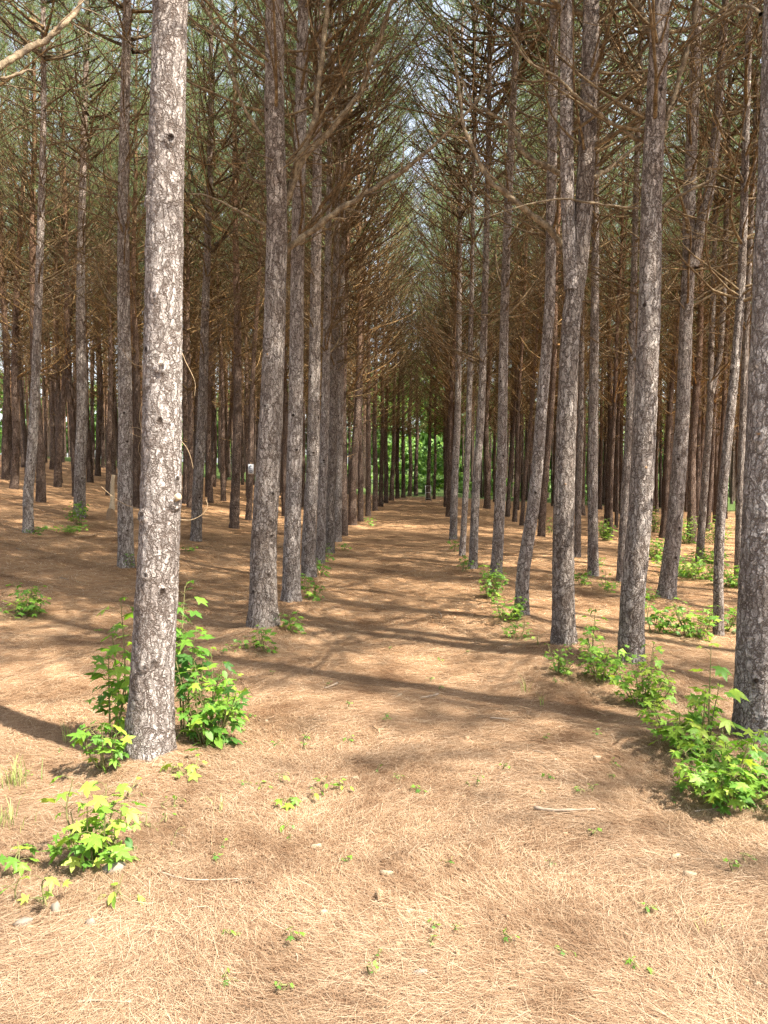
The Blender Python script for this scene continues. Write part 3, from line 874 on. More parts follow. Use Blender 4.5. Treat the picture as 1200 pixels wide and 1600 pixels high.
def near_tree(key):
    bx, by, w, pts = TREES[key]
    p, d, _ = tree_pos[key]
    base = Vector((p.x, p.y, gz(p.x, p.y)))
    fwd = Vector((FWD.x, FWD.y, 0)).normalized()
    P = [np.zeros(3)]
    yaw_depth = (base - CAM).dot(Vector(FWD))
    for (x, y) in pts:
        q = ray(x, y)
        # the vertical plane through the base, facing the camera
        t = (base - CAM).dot(fwd) / q.dot(fwd)
        P.append(np.array(CAM + q * t - base))
    P = np.array(P)
    sr = np.random.default_rng(abs(hash_key(key)))
    # on upwards to the top, slowly straightening; slight sway towards or from the viewer
    H = 16.4 + sr.uniform(-0.6, 1.2)
    last = P[-1]; dirv = (P[-1] - P[-2]); dirv = dirv / max(dirv[2], 1e-3)
    q = last.copy(); steps = max(2, int((H - last[2]) / 2.0) + 1)
    st = (H - last[2]) / steps
    for _ in range(steps):
        dirv[:2] = np.clip(dirv[:2] * 0.6, -0.05, 0.05)
        q = q + dirv * st
        P = np.vstack([P, q])
    S = spline(P, 160)
    S = S[np.concatenate([[True], np.diff(S[:, 2]) > 1e-4])]
    sway = 0.05 * np.sin(S[:, 2] * 0.6 + sr.uniform(0, 6)) * sstep(0.3, 4, S[:, 2])
    ax = (np.concatenate([[-0.3], S[:, 2]]), np.concatenate([[S[0, 0]], S[:, 0] + sway * fwd.x]), np.concatenate([[S[0, 1]], S[:, 1] + sway * fwd.y]))
    r0 = w * d / F_PX / 2 / 1.1
    ztop = 1.6 - base.z + 760 / F_PX * d
    root = thing('pine_tree', 'pine', 'tree', base, GROUP)
    kn = []
    for (kx, ky, kr) in KNOTS.get(key, ()):
        qv = ray(kx, ky); t = (base - CAM).dot(fwd) / qv.dot(fwd)
        kp = CAM + qv * t - base
        cxz = Vector((np.interp(kp.z, ax[0], ax[1]), np.interp(kp.z, ax[0], ax[2]), 0))
        right = Vector((fwd.y, -fwd.x, 0))
        rr = float(stem_r(kp.z, r0))
        off = max(-0.95, min(0.95, (Vector((kp.x, kp.y, 0)) - cxz).dot(right) / rr))
        nrm = right * off - fwd * math.sqrt(1 - off * off)
        kn.append((kp.z, math.atan2(nrm.y, nrm.x) % (2 * math.pi), kr))
    obj('trunk', stem_mesh('trunk_' + key, ax, r0, d, abs(hash_key(key)) % 1000, ztop, H, kn), root)
    for i, (kz, kth, kr) in enumerate(kn):      # sawn stub in the middle of the bigger knots
        if not ((key == 'A1' and i in (1, 2)) or (key != 'A1' and i == 0)): continue
        g = Geo()
        rr = float(stem_r(kz, r0))
        c = np.array([np.interp(kz, ax[0], ax[1]), np.interp(kz, ax[0], ax[2]), kz])
        n = np.array([math.cos(kth), math.sin(kth), 0.25])
        lng = 0.03 if (key == 'A1' and i in (2,)) else 0.008
        tube(g, [c + n * (rr * 0.8), c + n * (rr + lng * 0.7), c + n * (rr + lng)], [kr * 0.55, kr * 0.52, kr * 0.46], 11, True)
        obj('branch_stub', g.mesh('branch_stub', M['cut'] if key == 'A1' and i in (1, 2) else M['brown_wood']), root)
    if key in FORKS:
        fp = []
        for (x, y, ww) in FORKS[key]:
            qv = ray(x, y); t = (base - CAM).dot(fwd) / qv.dot(fwd)
            fp.append((*(CAM + qv * t - base - fwd * 0.03), ww * d / F_PX / 2))
        fp = np.array(fp)
        e = fp[-1, :3] - fp[-2, :3]; e = e / e[2]
        top = fp[-1].copy()
        for k in range(3):
            nxt = top.copy(); nxt[:3] += e * 2.2 * np.array([0.5, 0.5, 1]); nxt[3] = top[3] * 0.72
            fp = np.vstack([fp, nxt]); top = nxt
        S2 = spline(fp, 60)
        ax2 = (S2[:, 2], S2[:, 0], S2[:, 1])
        obj('fork_stem', stem_mesh('fork_' + key, ax2, float(fp[0, 3]) * 1.05, d, 77, ztop, rfun=lambda z: np.interp(z, S2[:, 2], S2[:, 3]), zstart=float(S2[0, 2])), root)
        add_branches(root, ax2, 0.06, max(3.6, fp[0, 2] + 1.2), 8.5, sr, (1, 3), (0.5, 0.8))
    # dead branches, one object each
    lo = {'A1': 4.9, 'B1': 4.6, 'A2': 4.3, 'B2': 4.2, 'B3': 4.2, 'A3': 4.1}.get(key, 3.6 + sr.uniform(-0.2, 0.4))
    add_branches(root, ax, r0, lo, 9.4, sr, (5, 8) if key[0] in 'AB' and d > 8 else (4, 7))
    cw, cn = P_CROWN[sr.integers(NV)]
    zc = 8.0
    loc = (np.interp(zc + 3, ax[0], ax[1]), np.interp(zc + 3, ax[0], ax[2]), H - H_TREE)
    rot = (0, 0, sr.uniform(0, 6.28))
    c = obj('crown', cn, root); c.location = loc; c.rotation_euler = rot
    c2 = obj('crown_branches', cw, c)
    return root, ax, d, base

def hash_key(k):
    h = 7
    for ch in k: h = (h * 131 + ord(ch)) % 1000003
    return h

def far_tree(base, r, sr, axis_dir=None, scale=1.0, avenue=False):
    root = thing('pine_tree', 'pine', 'tree', base, GROUP)
    q = Vector((0, 0, 1)).rotation_difference(axis_dir) if axis_dir is not None else Euler((sr.normal(0, 0.012), sr.normal(0, 0.012), 0)).to_quaternion()
    root.rotation_euler = q.to_euler()
    rz = sr.uniform(0, 6.28)
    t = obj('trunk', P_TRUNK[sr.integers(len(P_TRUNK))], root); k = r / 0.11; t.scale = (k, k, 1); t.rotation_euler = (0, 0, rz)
    v = sr.integers(NV)
    b = obj('dead_branches', P_DEAD[sr.integers(NV)], root); b.rotation_euler = (0, 0, rz + 1); b['kind'] = 'stuff'
    if avenue:      # rows along the path keep a second fan of dead twigs
        b2 = obj('dead_branches', P_DEAD[sr.integers(NV)], root); b2.rotation_euler = (0, 0, rz + 3.3); b2.location = (0, 0, 0.25); b2['kind'] = 'stuff'
    cw, cn = P_CROWN[v]
    c = obj('crown', cn, root); c.rotation_euler = (0, 0, rz + 2)
    obj('crown_branches', cw, c)
    s = sr.uniform(0.93, 1.07) * scale
    for o in (b, c): o.scale = (s, s, s)
    return root

NEAR_DEPTH = 17.5
NEAR = {}
for key in TREES:
    p, d, w = tree_pos[key]
    base = Vector((p.x, p.y, gz(p.x, p.y)))
    if d < NEAR_DEPTH:
        root, ax, dd, bb = near_tree(key)
        NEAR[key] = (root, ax, d, base)
    else:
        sr = np.random.default_rng(hash_key(key))
        bx, by, _, pts = TREES[key]
        x, y = pts[min(1, len(pts) - 1)]
        fwd = Vector((FWD.x, FWD.y, 0)).normalized()
        qv = ray(x, y); t = (base - CAM).dot(fwd) / qv.dot(fwd)
        dv = (CAM + qv * t - base).normalized()
        root = far_tree(base, max(0.06, min(0.17, w * d / F_PX / 2 / 1.05)), sr, dv, avenue=key[0] in 'AB')
    ALL.append((base.x, base.y))
    side = 'L' if key[0] in 'AD' else 'R'
    row = 1 if key[0] in 'AB' else max(2, int(round((abs(base.x) - 1.5) / 2.7)) + 1)
    REG.append((root, side, row, base.y, w * d / F_PX, key))

# the rest of the plantation's rows, seen between and beyond the nearer trunks
fr = np.random.default_rng(55)
for side, x0, rows in (('L', -1.5, 9), ('R', 1.6, 9)):
    for k in range(0, rows):
        X = x0 + (-2.7 if side == 'L' else 2.7) * k
        y = (-3.5 if side == 'R' and k > 1 else 2.0) + fr.uniform(0, 1.2)
        while y < (44 if k == 0 else 46):
            yy = y + fr.normal(0, 0.25); xx = X + fr.normal(0, 0.22) 
            y += fr.uniform(1.4, 2.0)
            v = CROT.transposed() @ (Vector((xx, yy, 1.6)) - CAM)
            px = 600 + F_PX * v.x / -v.z
            dep = -v.z
            inside = -25 < px < 1225 and dep > 0.5
            if inside and dep < (19 if k else 30): continue
            if dep < 3.4 or not inside:
                beside = side == 'R' and 4.0 < xx < 15.5 and 0.2 < yy < 9 and fr.random() < 0.4      # their crowns shade the foreground
                if not beside and (dep < 3.4 or abs(px - 600) > 600 + 1155 * 4.0 / dep): continue
            if side == 'L' and px < 235 and dep > 27 and fr.random() < 0.2: continue
            if side == 'L' and k == 0 and inside: continue
            if dep > 40 and 650 < px < 704: continue
            if any((xx - a) ** 2 + (yy - b) ** 2 < 1.15 ** 2 for a, b in ALL): continue
            root = far_tree(Vector((xx, yy, gz(xx, yy))), fr.uniform(0.085, 0.125), fr, avenue=k <= 1 and yy > 18)
            ALL.append((xx, yy))
            REG.append((root, side, k + 1, yy, 0.2, None))
# pines still farther back read as one dark mass on both sides of the opening
fg, fgn = Geo(), Geo()
for side in (-1, 1):
    for k in range(1, 15):
        y = 46.5 + fr.uniform(0, 1)
        while y < 70:
            xx = side * (1.6 + 2.7 * k) + fr.normal(0, 0.25); yy = y + fr.normal(0, 0.3); y += fr.uniform(1.3, 2.1)
            v = CROT.transposed() @ (Vector((xx, yy, 1.6)) - CAM); px = 600 + F_PX * v.x / -v.z
            if px < -60 or px > 1260 or 652 < px < 704 or (px < 215 and fr.random() < 0.15): continue
            z0 = gz(xx, yy); lean = fr.normal(0, 0.015, 2); r0 = fr.uniform(0.085, 0.125)
            zs = np.array([-0.1, 0.6, 3, 6, 9, 13, 16.5])
            tube(fg, np.column_stack([xx + lean[0] * zs, yy + lean[1] * zs, z0 + zs]), r0 * np.clip(1.1 - zs / 17, 0.1, 1), 6)
            nb = 34
            hz = fr.uniform(3.6, 9.5, nb); ha = fr.uniform(0, 6.28, nb); ln = fr.uniform(1.2, 2.6, nb); el = fr.uniform(0.2, 0.9, nb)
            for a_, b_, c_, e_ in zip(hz, ha, ln, el):
                d_ = np.array([math.cos(b_), math.sin(b_), 0]) * c_ * math.cos(e_)
                p0 = np.array([xx, yy, z0 + a_])
                tube(fg, [p0, p0 + d_ * 0.55 + [0, 0, c_ * math.sin(e_) * 0.4], p0 + d_ + [0, 0, c_ * math.sin(e_)]], [0.016, 0.011, 0.005], 3)
            nt_ = 90
            cc = np.column_stack([xx + fr.normal(0, 0.9, nt_), yy + fr.normal(0, 0.9, nt_), z0 + fr.uniform(7, 17, nt_)])
            dd_ = fr.normal(0, 0.5, (nt_, 3)) + [0, 0, 0.6]
            needles(fgn, fr, cc, dd_ / np.linalg.norm(dd_, axis=1)[:, None], 5, 0.35, 0.03)
fo = tag(obj('far_pine_wood', fg.mesh('far_pine_wood', M['bark_far'])), 'dark mass of distant pines closing the view on both sides of the path', 'pine wood', kind='stuff')
fo2 = obj('far_needles', fgn.mesh('far_needles', M['needle']), fo); fo2['kind'] = 'stuff'
# the pine just outside the frame at the left, whose branch reaches in
T0 = far_tree(Vector((-1.75, 1.45, gz(-1.75, 1.45))), 0.115, fr)
T0['label'] = 'pine just outside the photo whose bare branch enters at the top left corner'

SIDE = {'L': 'left', 'R': 'right'}
from collections import defaultdict
by_row = defaultdict(list)
for e in REG: by_row[(e[1], e[2])].append(e)
for (side, row), L in by_row.items():
    L.sort(key=lambda e: e[3])
    for i, (root, _, _, y, thick, key) in enumerate(L):
        if key in LABELS:
            root['label'] = LABELS[key]
            continue
        look = 'stout' if thick > 0.27 else 'slim' if thick < 0.2 else 'straight'
        shade = 'grey' if y < 14 else 'brown' if y < 24 else 'dark distant'
        where = f"row edging the path's {SIDE[side]} side" if row == 1 else f'{ordinal(row)} row {SIDE[side]} of the path'
        root['label'] = f'{look} {shade} pine, {ordinal(i + 1)} from the front in the {where}'

# big bare branches one can pick out: pixel points with widths, at a distance from the camera
def px_branch(key, pts, depths, w0, w1, twigs=8, seed=1):
    root = NEAR[key][0] if key in NEAR else T0
    base = root.matrix_basis.translation
    inv = root.matrix_basis.inverted()
    P = np.array([list(inv @ at_depth(x, y, dd)) for (x, y), dd in zip(pts, depths)])
    n = 70
    S = spline(P, n)
    sr = np.random.default_rng(seed)
    tt = np.arange(n)
    rad = np.linspace(w0 * 0.85, w1 * 0.7, n) * np.mean(depths) / F_PX / 2
    S = S + np.stack([vnoise(tt * 0.35, tt * 0 + q, seed) - 0.5 for q in range(3)], 1) * rad[:, None] * 0.8
    rad = rad * (0.9 + 0.35 * (vnoise(tt * 0.8, tt * 0 + 5.0, seed) - 0.4)) * (1 + 0.3 * (sr.random(n) < 0.07))
    g = Geo()
    tube(g, S, rad, 9)
    L = np.linalg.norm(np.diff(S, axis=0), axis=1).sum()
    for _ in range(twigs):
        i = sr.integers(14, n - 1)
        d = S[i] - S[i - 1]
        hd = math.atan2(d[1], d[0]) + sr.normal(0, 1.1); ee = sr.uniform(-0.2, 1.0)
        tl = L * sr.uniform(0.1, 0.35)
        tp = wander(tl, ee, ee + sr.uniform(-0.6, 0.8), hd, 8, 0.22, sr) + S[i]
        tube(g, tp, np.linspace(max(rad[i] * 0.4, 0.003), 0.0018, 8), 5)
    obj('branch', g.mesh('branch', M['limb'], True), root)
dA2 = tree_pos['A2'][1]; dB3 = tree_pos['B3'][1]; dB2 = tree_pos['B2'][1]; dB1 = tree_pos['B1'][1]
px_branch('A2', [(440, 395), (470, 372), (520, 335), (575, 300), (635, 262), (690, 215), (740, 165), (765, 130)], [dA2 - .02 * i for i in range(8)], 15, 4, 9, 1)
px_branch('A2', [(438, 345), (452, 300), (466, 255), (488, 200), (500, 120), (508, 40), (518, -40)], [dA2 - .1 - .03 * i for i in range(7)], 15, 9, 5, 2)
px_branch('A2', [(452, 300), (475, 245), (520, 200), (560, 150), (580, 95), (600, 40), (620, -20)], [dA2 - .15 + .03 * i for i in range(7)], 14, 9, 6, 3)
px_branch('A2', [(430, 225), (405, 205), (380, 165), (355, 90), (335, 40), (310, -10)], [dA2 - .2 - .06 * i for i in range(6)], 8, 5, 5, 4)
px_branch('A2', [(425, 355), (400, 345), (360, 322), (320, 305), (296, 303)], [dA2 - .15 - .05 * i for i in range(5)], 6, 3, 3, 5)
px_branch('B3', [(884, 392), (850, 350), (800, 308), (768, 285), (745, 245), (725, 195), (715, 120), (700, 40)], [dB3 - .02 - .03 * i for i in range(8)], 13, 5, 9, 6)
px_branch('B3', [(878, 272), (845, 255), (815, 235), (805, 205), (770, 180), (740, 165), (720, 120)], [dB3 - .05 + .05 * i for i in range(7)], 11, 5, 6, 7)
px_branch('B3', [(914, 285), (945, 268), (980, 240), (1010, 215), (1040, 180)], [dB3 + .1 + .1 * i for i in range(5)], 10, 5, 5, 8)
px_branch('B2', [(1012, 222), (985, 212), (940, 180), (900, 150), (870, 120), (830, 100), (800, 60)], [dB2 - .05 - .04 * i for i in range(7)], 8, 4, 5, 9)
px_branch('B2', [(1032, 215), (1045, 175), (1058, 130), (1075, 70), (1086, 20), (1088, -40)], [dB2 - .08 - .02 * i for i in range(6)], 12, 9, 4, 10)
px_branch('B2', [(1030, 330), (1050, 312), (1080, 296), (1105, 284), (1118, 270)], [dB2 - .05 * i for i in range(5)], 7, 3, 3, 11)
px_branch('B2', [(1015, 325), (980, 324), (930, 318), (880, 311), (830, 318), (790, 330), (740, 345)], [dB2 - .1 - .05 * i for i in range(7)], 5, 2, 2, 12)
px_branch('B2', [(1020, 55), (1005, 30), (995, 0), (985, -40)], [dB2] * 4, 14, 12, 3, 13)
px_branch('B1', [(1190, 20), (1165, 10), (1140, 22), (1090, 55), (1060, 75), (1030, 110)], [dB1 + .2 + .35 * i for i in range(6)], 7, 4, 4, 14)
px_branch('T0', [(-90, 150), (-40, 125), (0, 102), (50, 75), (90, 48), (115, 22), (140, -20)], [3.0, 3.1, 3.2, 3.3, 3.35, 3.4, 3.45], 16, 10, 4, 15)
px_branch('T0', [(-60, 128), (-20, 122), (15, 120), (45, 109), (52, 112)], [3.2, 3.2, 3.25, 3.3, 3.35], 7, 4, 2, 16)

# ------------------------------------------------------------------ broadleaf wood beyond the plantation
def broad_crown(sr, n, rx, rz, leaf):
    cl = []
    for _ in range(16):
        a, b = sr.uniform(0, 6.28), sr.uniform(-0.8, 1)
        rr = sr.uniform(0.35, 0.8)
        cl.append((rx * rr * math.cos(a), rx * rr * math.sin(a), rz * b * 0.75, sr.uniform(0.28, 0.5)))
    cl = np.array(cl)
    idx = sr.integers(0, len(cl), n)
    d = sr.normal(0, 1, (n, 3)); d /= np.linalg.norm(d, axis=1)[:, None]
    rad = sr.random(n) ** 0.4
    c = cl[idx, :3] + d * (rad * cl[idx, 3])[:, None] * np.array([rx, rx, rz * 0.8])
    c[:, 2] += rz
    nrm = d + sr.normal(0, 0.5, (n, 3)) + np.array([0, 0, 0.5]); nrm /= np.linalg.norm(nrm, axis=1)[:, None]
    a = np.cross(nrm, sr.normal(0, 1, (n, 3))); a /= np.linalg.norm(a, axis=1)[:, None]
    b = np.cross(nrm, a)
    L = leaf * (0.6 + 0.8 * sr.random((n, 1)))
    v = np.stack([c - a * L * 0.6, c - b * L * 0.3, c + a * L * 0.6, c + b * L * 0.3], 1).reshape(-1, 3)
    g = Geo(); g.add(v, None, np.arange(4 * n).reshape(-1, 4))
    return g.mesh('broadleaf_crown', M['broadleaf'])
P_BROAD = [broad_crown(np.random.default_rng(600 + i), 7000, 1.0, 1.0, 0.085) for i in range(3)]
P_SHRUB = [broad_crown(np.random.default_rng(620 + i), 3000, 1.0, 0.8, 0.12) for i in range(2)]
def broad_trunk(sr):
    g = Geo()
    tube(g, [(0, 0, -0.1), (0.05, 0, 1.2), (0.0, 0.08, 2.6), (0.1, 0.1, 4.5), (0.1, 0.1, 6.5)], [0.2, 0.16, 0.14, 0.1, 0.05], 8)
    for k in range(6):
        h = sr.uniform(0, 6.28)
        p = wander(2.4, 0.5, 1.0, h, 6, 0.15, sr) + np.array([0.05, 0.08, sr.uniform(2.2, 5.0)])
        tube(g, p, np.linspace(0.07, 0.015, 6), 5)
    return g.mesh('broadleaf_trunk', M['bark_far'], True)
P_BTRUNK = broad_trunk(np.random.default_rng(650))
br = np.random.default_rng(66)
# (x along the wood's edge, distance, crown radius, crown half height, crown base)
wood = [(-2.0, 78, 3.6, 4.6, 0.6), (3.4, 66, 3.4, 4.4, 0.5), (8.6, 74, 3.8, 5.0, 0.7), (13.5, 79, 4.0, 4.8, 0.8), (19, 80, 4.2, 5.2, 0.8), (25, 78, 4.2, 5.0, 0.7),
        (31, 77, 4.4, 5.0, 0.8), (38, 75, 4.6, 5.4, 0.8), (-8, 78, 4.0, 5.2, 0.9), (-14, 78, 4.2, 4.6, 0.8), (-20, 78, 4.0, 4.2, 0.6), (-27, 74, 4.2, 4.6, 0.3), (-34, 73, 4.2, 4.2, 0.2), (-41, 74, 4.4, 4.8, 0.4)]
wood += [(-3.5, 92, 5.0, 7.5, 0.5), (3.2, 90, 5.2, 8.0, 0.5), (9.5, 93, 5.0, 7.0, 0.5)]
wl = sorted(range(len(wood)), key=lambda i: wood[i][0] / wood[i][1])
for rank, i in enumerate(wl):
    x, y, rx, rz, zb = wood[i]
    root = thing('broadleaf_tree', f'leafy green broadleaf tree beyond the pines, {ordinal(rank + 1)} from the left along the far wood', 'tree', (x, y, gz(x, y)), 'broadleaf trees beyond the plantation')
    t = obj('trunk', P_BTRUNK, root); t.scale = (1, 1, (zb + rz) / 6.0)
    c = obj('crown', P_BROAD[i % 3], root); c.location = (0, 0, zb); c.scale = (rx, rx, rz); c.rotation_euler = (0, 0, br.uniform(0, 6.28))
# low shrubs at the end of the path
for i, (x, y, s) in enumerate([(0.2, 50, 1.0), (1.9, 52, 1.3), (3.6, 50.5, 0.9), (5.6, 53, 1.2), (-1.6, 54, 1.2), (7.9, 50, 1.1), (10.5, 51, 1.2)]):
    o = obj('shrub', P_SHRUB[i % 2], None, (x, y, gz(x, y) - 0.1)); o.scale = (s * 1.2, s * 1.2, s * 0.75); o.rotation_euler = (0, 0, br.uniform(0, 6.28))
    lx = ['second', 'third', 'fourth', 'fifth', 'leftmost', 'sixth', 'rightmost'][i]
    tag(o, f'sunlit green shrub past the end of the path, {lx} of the seven shrubs there', 'shrub', 'shrubs at the end of the path')

for i, x in enumerate(np.linspace(-36, 40, 16)):
    x = float(x + br.uniform(-0.8, 0.8)); y = float(73 + br.uniform(-1.2, 1.5)); s_ = br.uniform(1.5, 2.3)
    o = obj('thicket_shrub', P_SHRUB[i % 2], None, (x, y, gz(x, y) - 0.2)); o.scale = (s_ * 1.25, s_ * 1.1, s_ * 0.8); o.rotation_euler = (0, 0, br.uniform(0, 6.28))
    tag(o, f'green thicket shrub behind the last pines, {ordinal(i + 1)} from the left', 'shrub', 'thicket behind the last pines')

# ------------------------------------------------------------------ undergrowth
def star_leaf(sr, mat, name='leaf'):
    """five-lobed sweetgum leaf, stalk end at the origin, tip towards +X, length 1"""
    lobes = [(-118, 0.50), (-60, 0.72), (0, 0.78), (60, 0.72), (118, 0.50)]
    c = np.array([0.26, 0.0])
    out = [np.array([0.02, -0.03])]
    for i, (a, l) in enumerate(lobes):
        a2 = R(a + sr.normal(0, 4)); l *= sr.uniform(0.9, 1.08)
        for da, k in ((-20, 0.58), (0, 1.0), (20, 0.58)):
            out.append(c + l * k * np.array([math.cos(a2 + R(da)), math.sin(a2 + R(da))]))
        if i < 4:
            am = R((a + lobes[i + 1][0]) / 2)
            out.append(c + 0.30 * np.array([math.cos(am), math.sin(am)]))
    out.append(np.array([0.02, 0.03]))
    out = np.array(out)
    r = np.hypot(out[:, 0] - c[0], out[:, 1])
    z = -sr.uniform(0.1, 0.65) * r ** 2 + 0.05 * np.sin(np.arctan2(out[:, 1], out[:, 0] - c[0]) * 5) + sr.normal(0, 0.015, len(out))
    v = np.concatenate([np.column_stack([out, z]), [[c[0], 0, 0.02]]])
    n = len(out)
    return v, np.array([[k, (k + 1) % n, n] for k in range(n)])
def oval_leaf(sr):
    t = np.linspace(0, 1, 6)
    w = 0.26 * np.sin(math.pi * t ** 0.8) ** 0.9
    z = -0.22 * t ** 2
    v = np.concatenate([np.column_stack([t, -w, z + 0.06 * w]), np.column_stack([t, 0 * t, z - 0.03]), np.column_stack([t, w, z + 0.06 * w])])
    f = []
    for k in range(5):
        f += [[k, k + 1, k + 6], [k + 1, k + 7, k + 6], [k + 6, k + 7, k + 12], [k + 7, k + 13, k + 12]]
    return v, np.array(f)
lr = np.random.default_rng(70)
LEAF_V = [star_leaf(lr, None) for _ in range(7)]
OVAL_V = [oval_leaf(lr) for _ in range(1)]
LEAF_ME = {}
for mk in ('leaf', 'leaf_yellow', 'leaf_dark'):
    LEAF_ME[mk] = [np_mesh('star_leaf', v, f, M[mk], False) for v, f in LEAF_V]
    LEAF_ME[mk + '_oval'] = [np_mesh('oval_leaf', v, f, M[mk], True) for v, f in OVAL_V]

def bush(px, py, h, w, nleaf, size, label, mix=('leaf',), group='sweetgum seedlings by the trunks', name='sweetgum_seedling', lean=(0, 0), nst=5, low=0.12, depth=None, seed=None, single=None):
    """h, w in metres; leaves as separate objects when they show at 10 pixels or more"""
    p, d = on_ground(px, py)
    sr = np.random.default_rng(seed if seed is not None else int(px * 7 + py * 13))
    base = Vector((p.x, p.y, gz(p.x, p.y)))
    root = thing(name, label, 'plant', base, group)
    g = Geo(); leaves = []
    for s in range(nst):
        a = sr.uniform(0, 6.28); rr = w * 0.5 * math.sqrt(sr.random())
        tx, ty = rr * math.cos(a) + lean[0], rr * math.sin(a) + lean[1]
        hh = h * sr.uniform(0.55, 1.0) * (1 - 0.35 * (rr / (w * 0.5 + 1e-6)) ** 2) if s else h * 0.95
        b0 = np.array([tx * 0.25, ty * 0.25, -0.02])
        b0[2] += gz(base.x + b0[0], base.y + b0[1]) - base.z
        mid = np.array([tx * 0.7, ty * 0.7, hh * 0.5]); top = np.array([tx, ty, hh])
        P = spline([b0, mid + sr.normal(0, 0.02, 3), top], 9)
        tube(g, P, np.linspace(0.004 + 0.004 * h, 0.0018, 9), 5)
        k = max(2, int(round(nleaf / nst)))
        for q in range(k):
            t = low + (1 - low) * ((q + sr.random()) / k) ** 0.85
            i = min(7, int(t * 8)); fq = t * 8 - i
            c = P[i] * (1 - fq) + P[i + 1] * fq
            ha = q * 2.4 + sr.uniform(-0.6, 0.6)
            pl = size * sr.uniform(0.5, 1.3) * (1.15 - 0.5 * t)
            pd = np.array([math.cos(ha), math.sin(ha), sr.uniform(0.0, 0.6)])
            e = c + pd * pl
            tube(g, [c, (c + e) / 2 + [0, 0, 0.008], e], [0.0016, 0.0013, 0.001], 3)
            leaves.append((e, ha + sr.normal(0, 0.3), sr.normal(0.3, 0.28), sr.normal(0, 0.3), size * sr.uniform(0.5, 1.25) * (1 if t < 0.92 else 0.7), sr.choice(mix)))
    obj('stem', g.mesh('stem', M['stem'], True), root)
    sep = single if single is not None else (size * F_PX / d > 12)
    if sep:
        for (e, yaw, pitch, roll, sc, mk) in leaves:
            pool = LEAF_ME[mk]
            o = obj('leaf', pool[sr.integers(len(pool))], root, e)
            o.rotation_euler = Euler((roll, pitch, yaw), 'XYZ'); o.scale = (sc, sc, sc)
    else:
        gg = Geo()
        for (e, yaw, pitch, roll, sc, mk) in leaves:
            v, f = LEAF_V[sr.integers(4)]
            m = np.array(Euler((roll, pitch, yaw), 'XYZ').to_matrix())
            gg.add(v @ m.T * sc + e, f)
        o = obj('foliage', gg.mesh('foliage', M['foliage']), root); o['kind'] = 'stuff'
    return root

B = bush
# around the thick pale pine on the left
B(325, 1160, 0.60, 0.40, 190, 0.078, 'dense dark green leafy bush at the right foot of the thick pale pine', ('leaf_dark', 'leaf', 'leaf', 'leaf_oval'), nst=16, low=0.02, seed=1)
B(288, 1150, 0.95, 0.26, 60, 0.095, 'tall dark green sapling behind the right side of the thick pale pine', ('leaf_dark', 'leaf'), nst=3, low=0.3, seed=2)
B(358, 1135, 0.36, 0.2, 26, 0.065, 'yellow-green sprig at the right rim of the dark green bush', ('leaf_yellow', 'leaf'), nst=4, low=0.1, seed=3)
B(172, 1165, 0.90, 0.28, 80, 0.088, 'tall light green sapling at the left of the thick pale pine', ('leaf',), nst=4, low=0.25, seed=4)
B(163, 1200, 0.30, 0.3, 40, 0.075, 'low green seedling at the left foot of the thick pale pine', ('leaf',), nst=4, seed=5)
B(146, 1350, 0.38, 0.24, 90, 0.068, 'bright yellow-green seedling in the sun in front of the thick pale pine', ('leaf_yellow', 'leaf_yellow', 'leaf'), nst=9, low=0.1, seed=6)
B(193, 1325, 0.15, 0.1, 6, 0.085, 'small dark green seedling touching the bright yellow-green one', ('leaf_dark_oval',), nst=2, seed=7)
B(195, 1415, 0.10, 0.10, 6, 0.055, 'small yellow-green sprout below the bright yellow-green seedling', ('leaf_yellow_oval',), nst=2, seed=8, single=True)
B(75, 1420, 0.14, 0.10, 6, 0.06, 'pale green three-leaved sprout in the bottom left', ('leaf_yellow',), nst=2, seed=9, single=True)
B(26, 1412, 0.10, 0.06, 4, 0.05, 'small oval-leaved sprout at the left edge beside the three-leaved sprout', ('leaf_oval',), nst=1, seed=10, single=True)
B(8, 1365, 0.12, 0.14, 8, 0.055, 'green sprout cut by the left edge of the photo', ('leaf',), nst=2, seed=11, single=True)
B(300, 1208, 0.07, 0.16, 9, 0.055, 'low light green sprout at the front right foot of the thick pale pine', ('leaf', 'leaf_yellow'), nst=3, seed=12, single=True)
B(262, 1210, 0.05, 0.08, 5, 0.05, 'small yellow-green sprout right in front of the thick pale pine', ('leaf_yellow',), nst=2, seed=13, single=True)
B(215, 1240, 0.07, 0.06, 4, 0.045, 'yellow-tipped sprout between the pale pine and the bright seedling', ('leaf_yellow_oval',), nst=1, seed=14, single=True)
B(268, 1262, 0.05, 0.07, 5, 0.04, 'little green sprout below the pale pine, above the creeping ones', ('leaf_oval',), nst=2, seed=15, single=True)
B(232, 1292, 0.05, 0.16, 10, 0.035, 'creeping green runner right of the bright yellow-green seedling', ('leaf_oval', 'leaf_yellow_oval'), nst=4, seed=16, single=True)
B(275, 1310, 0.04, 0.05, 4, 0.035, 'tiny yellow-green sprout at the end of the creeping runner', ('leaf_yellow_oval',), nst=1, seed=17, single=True)
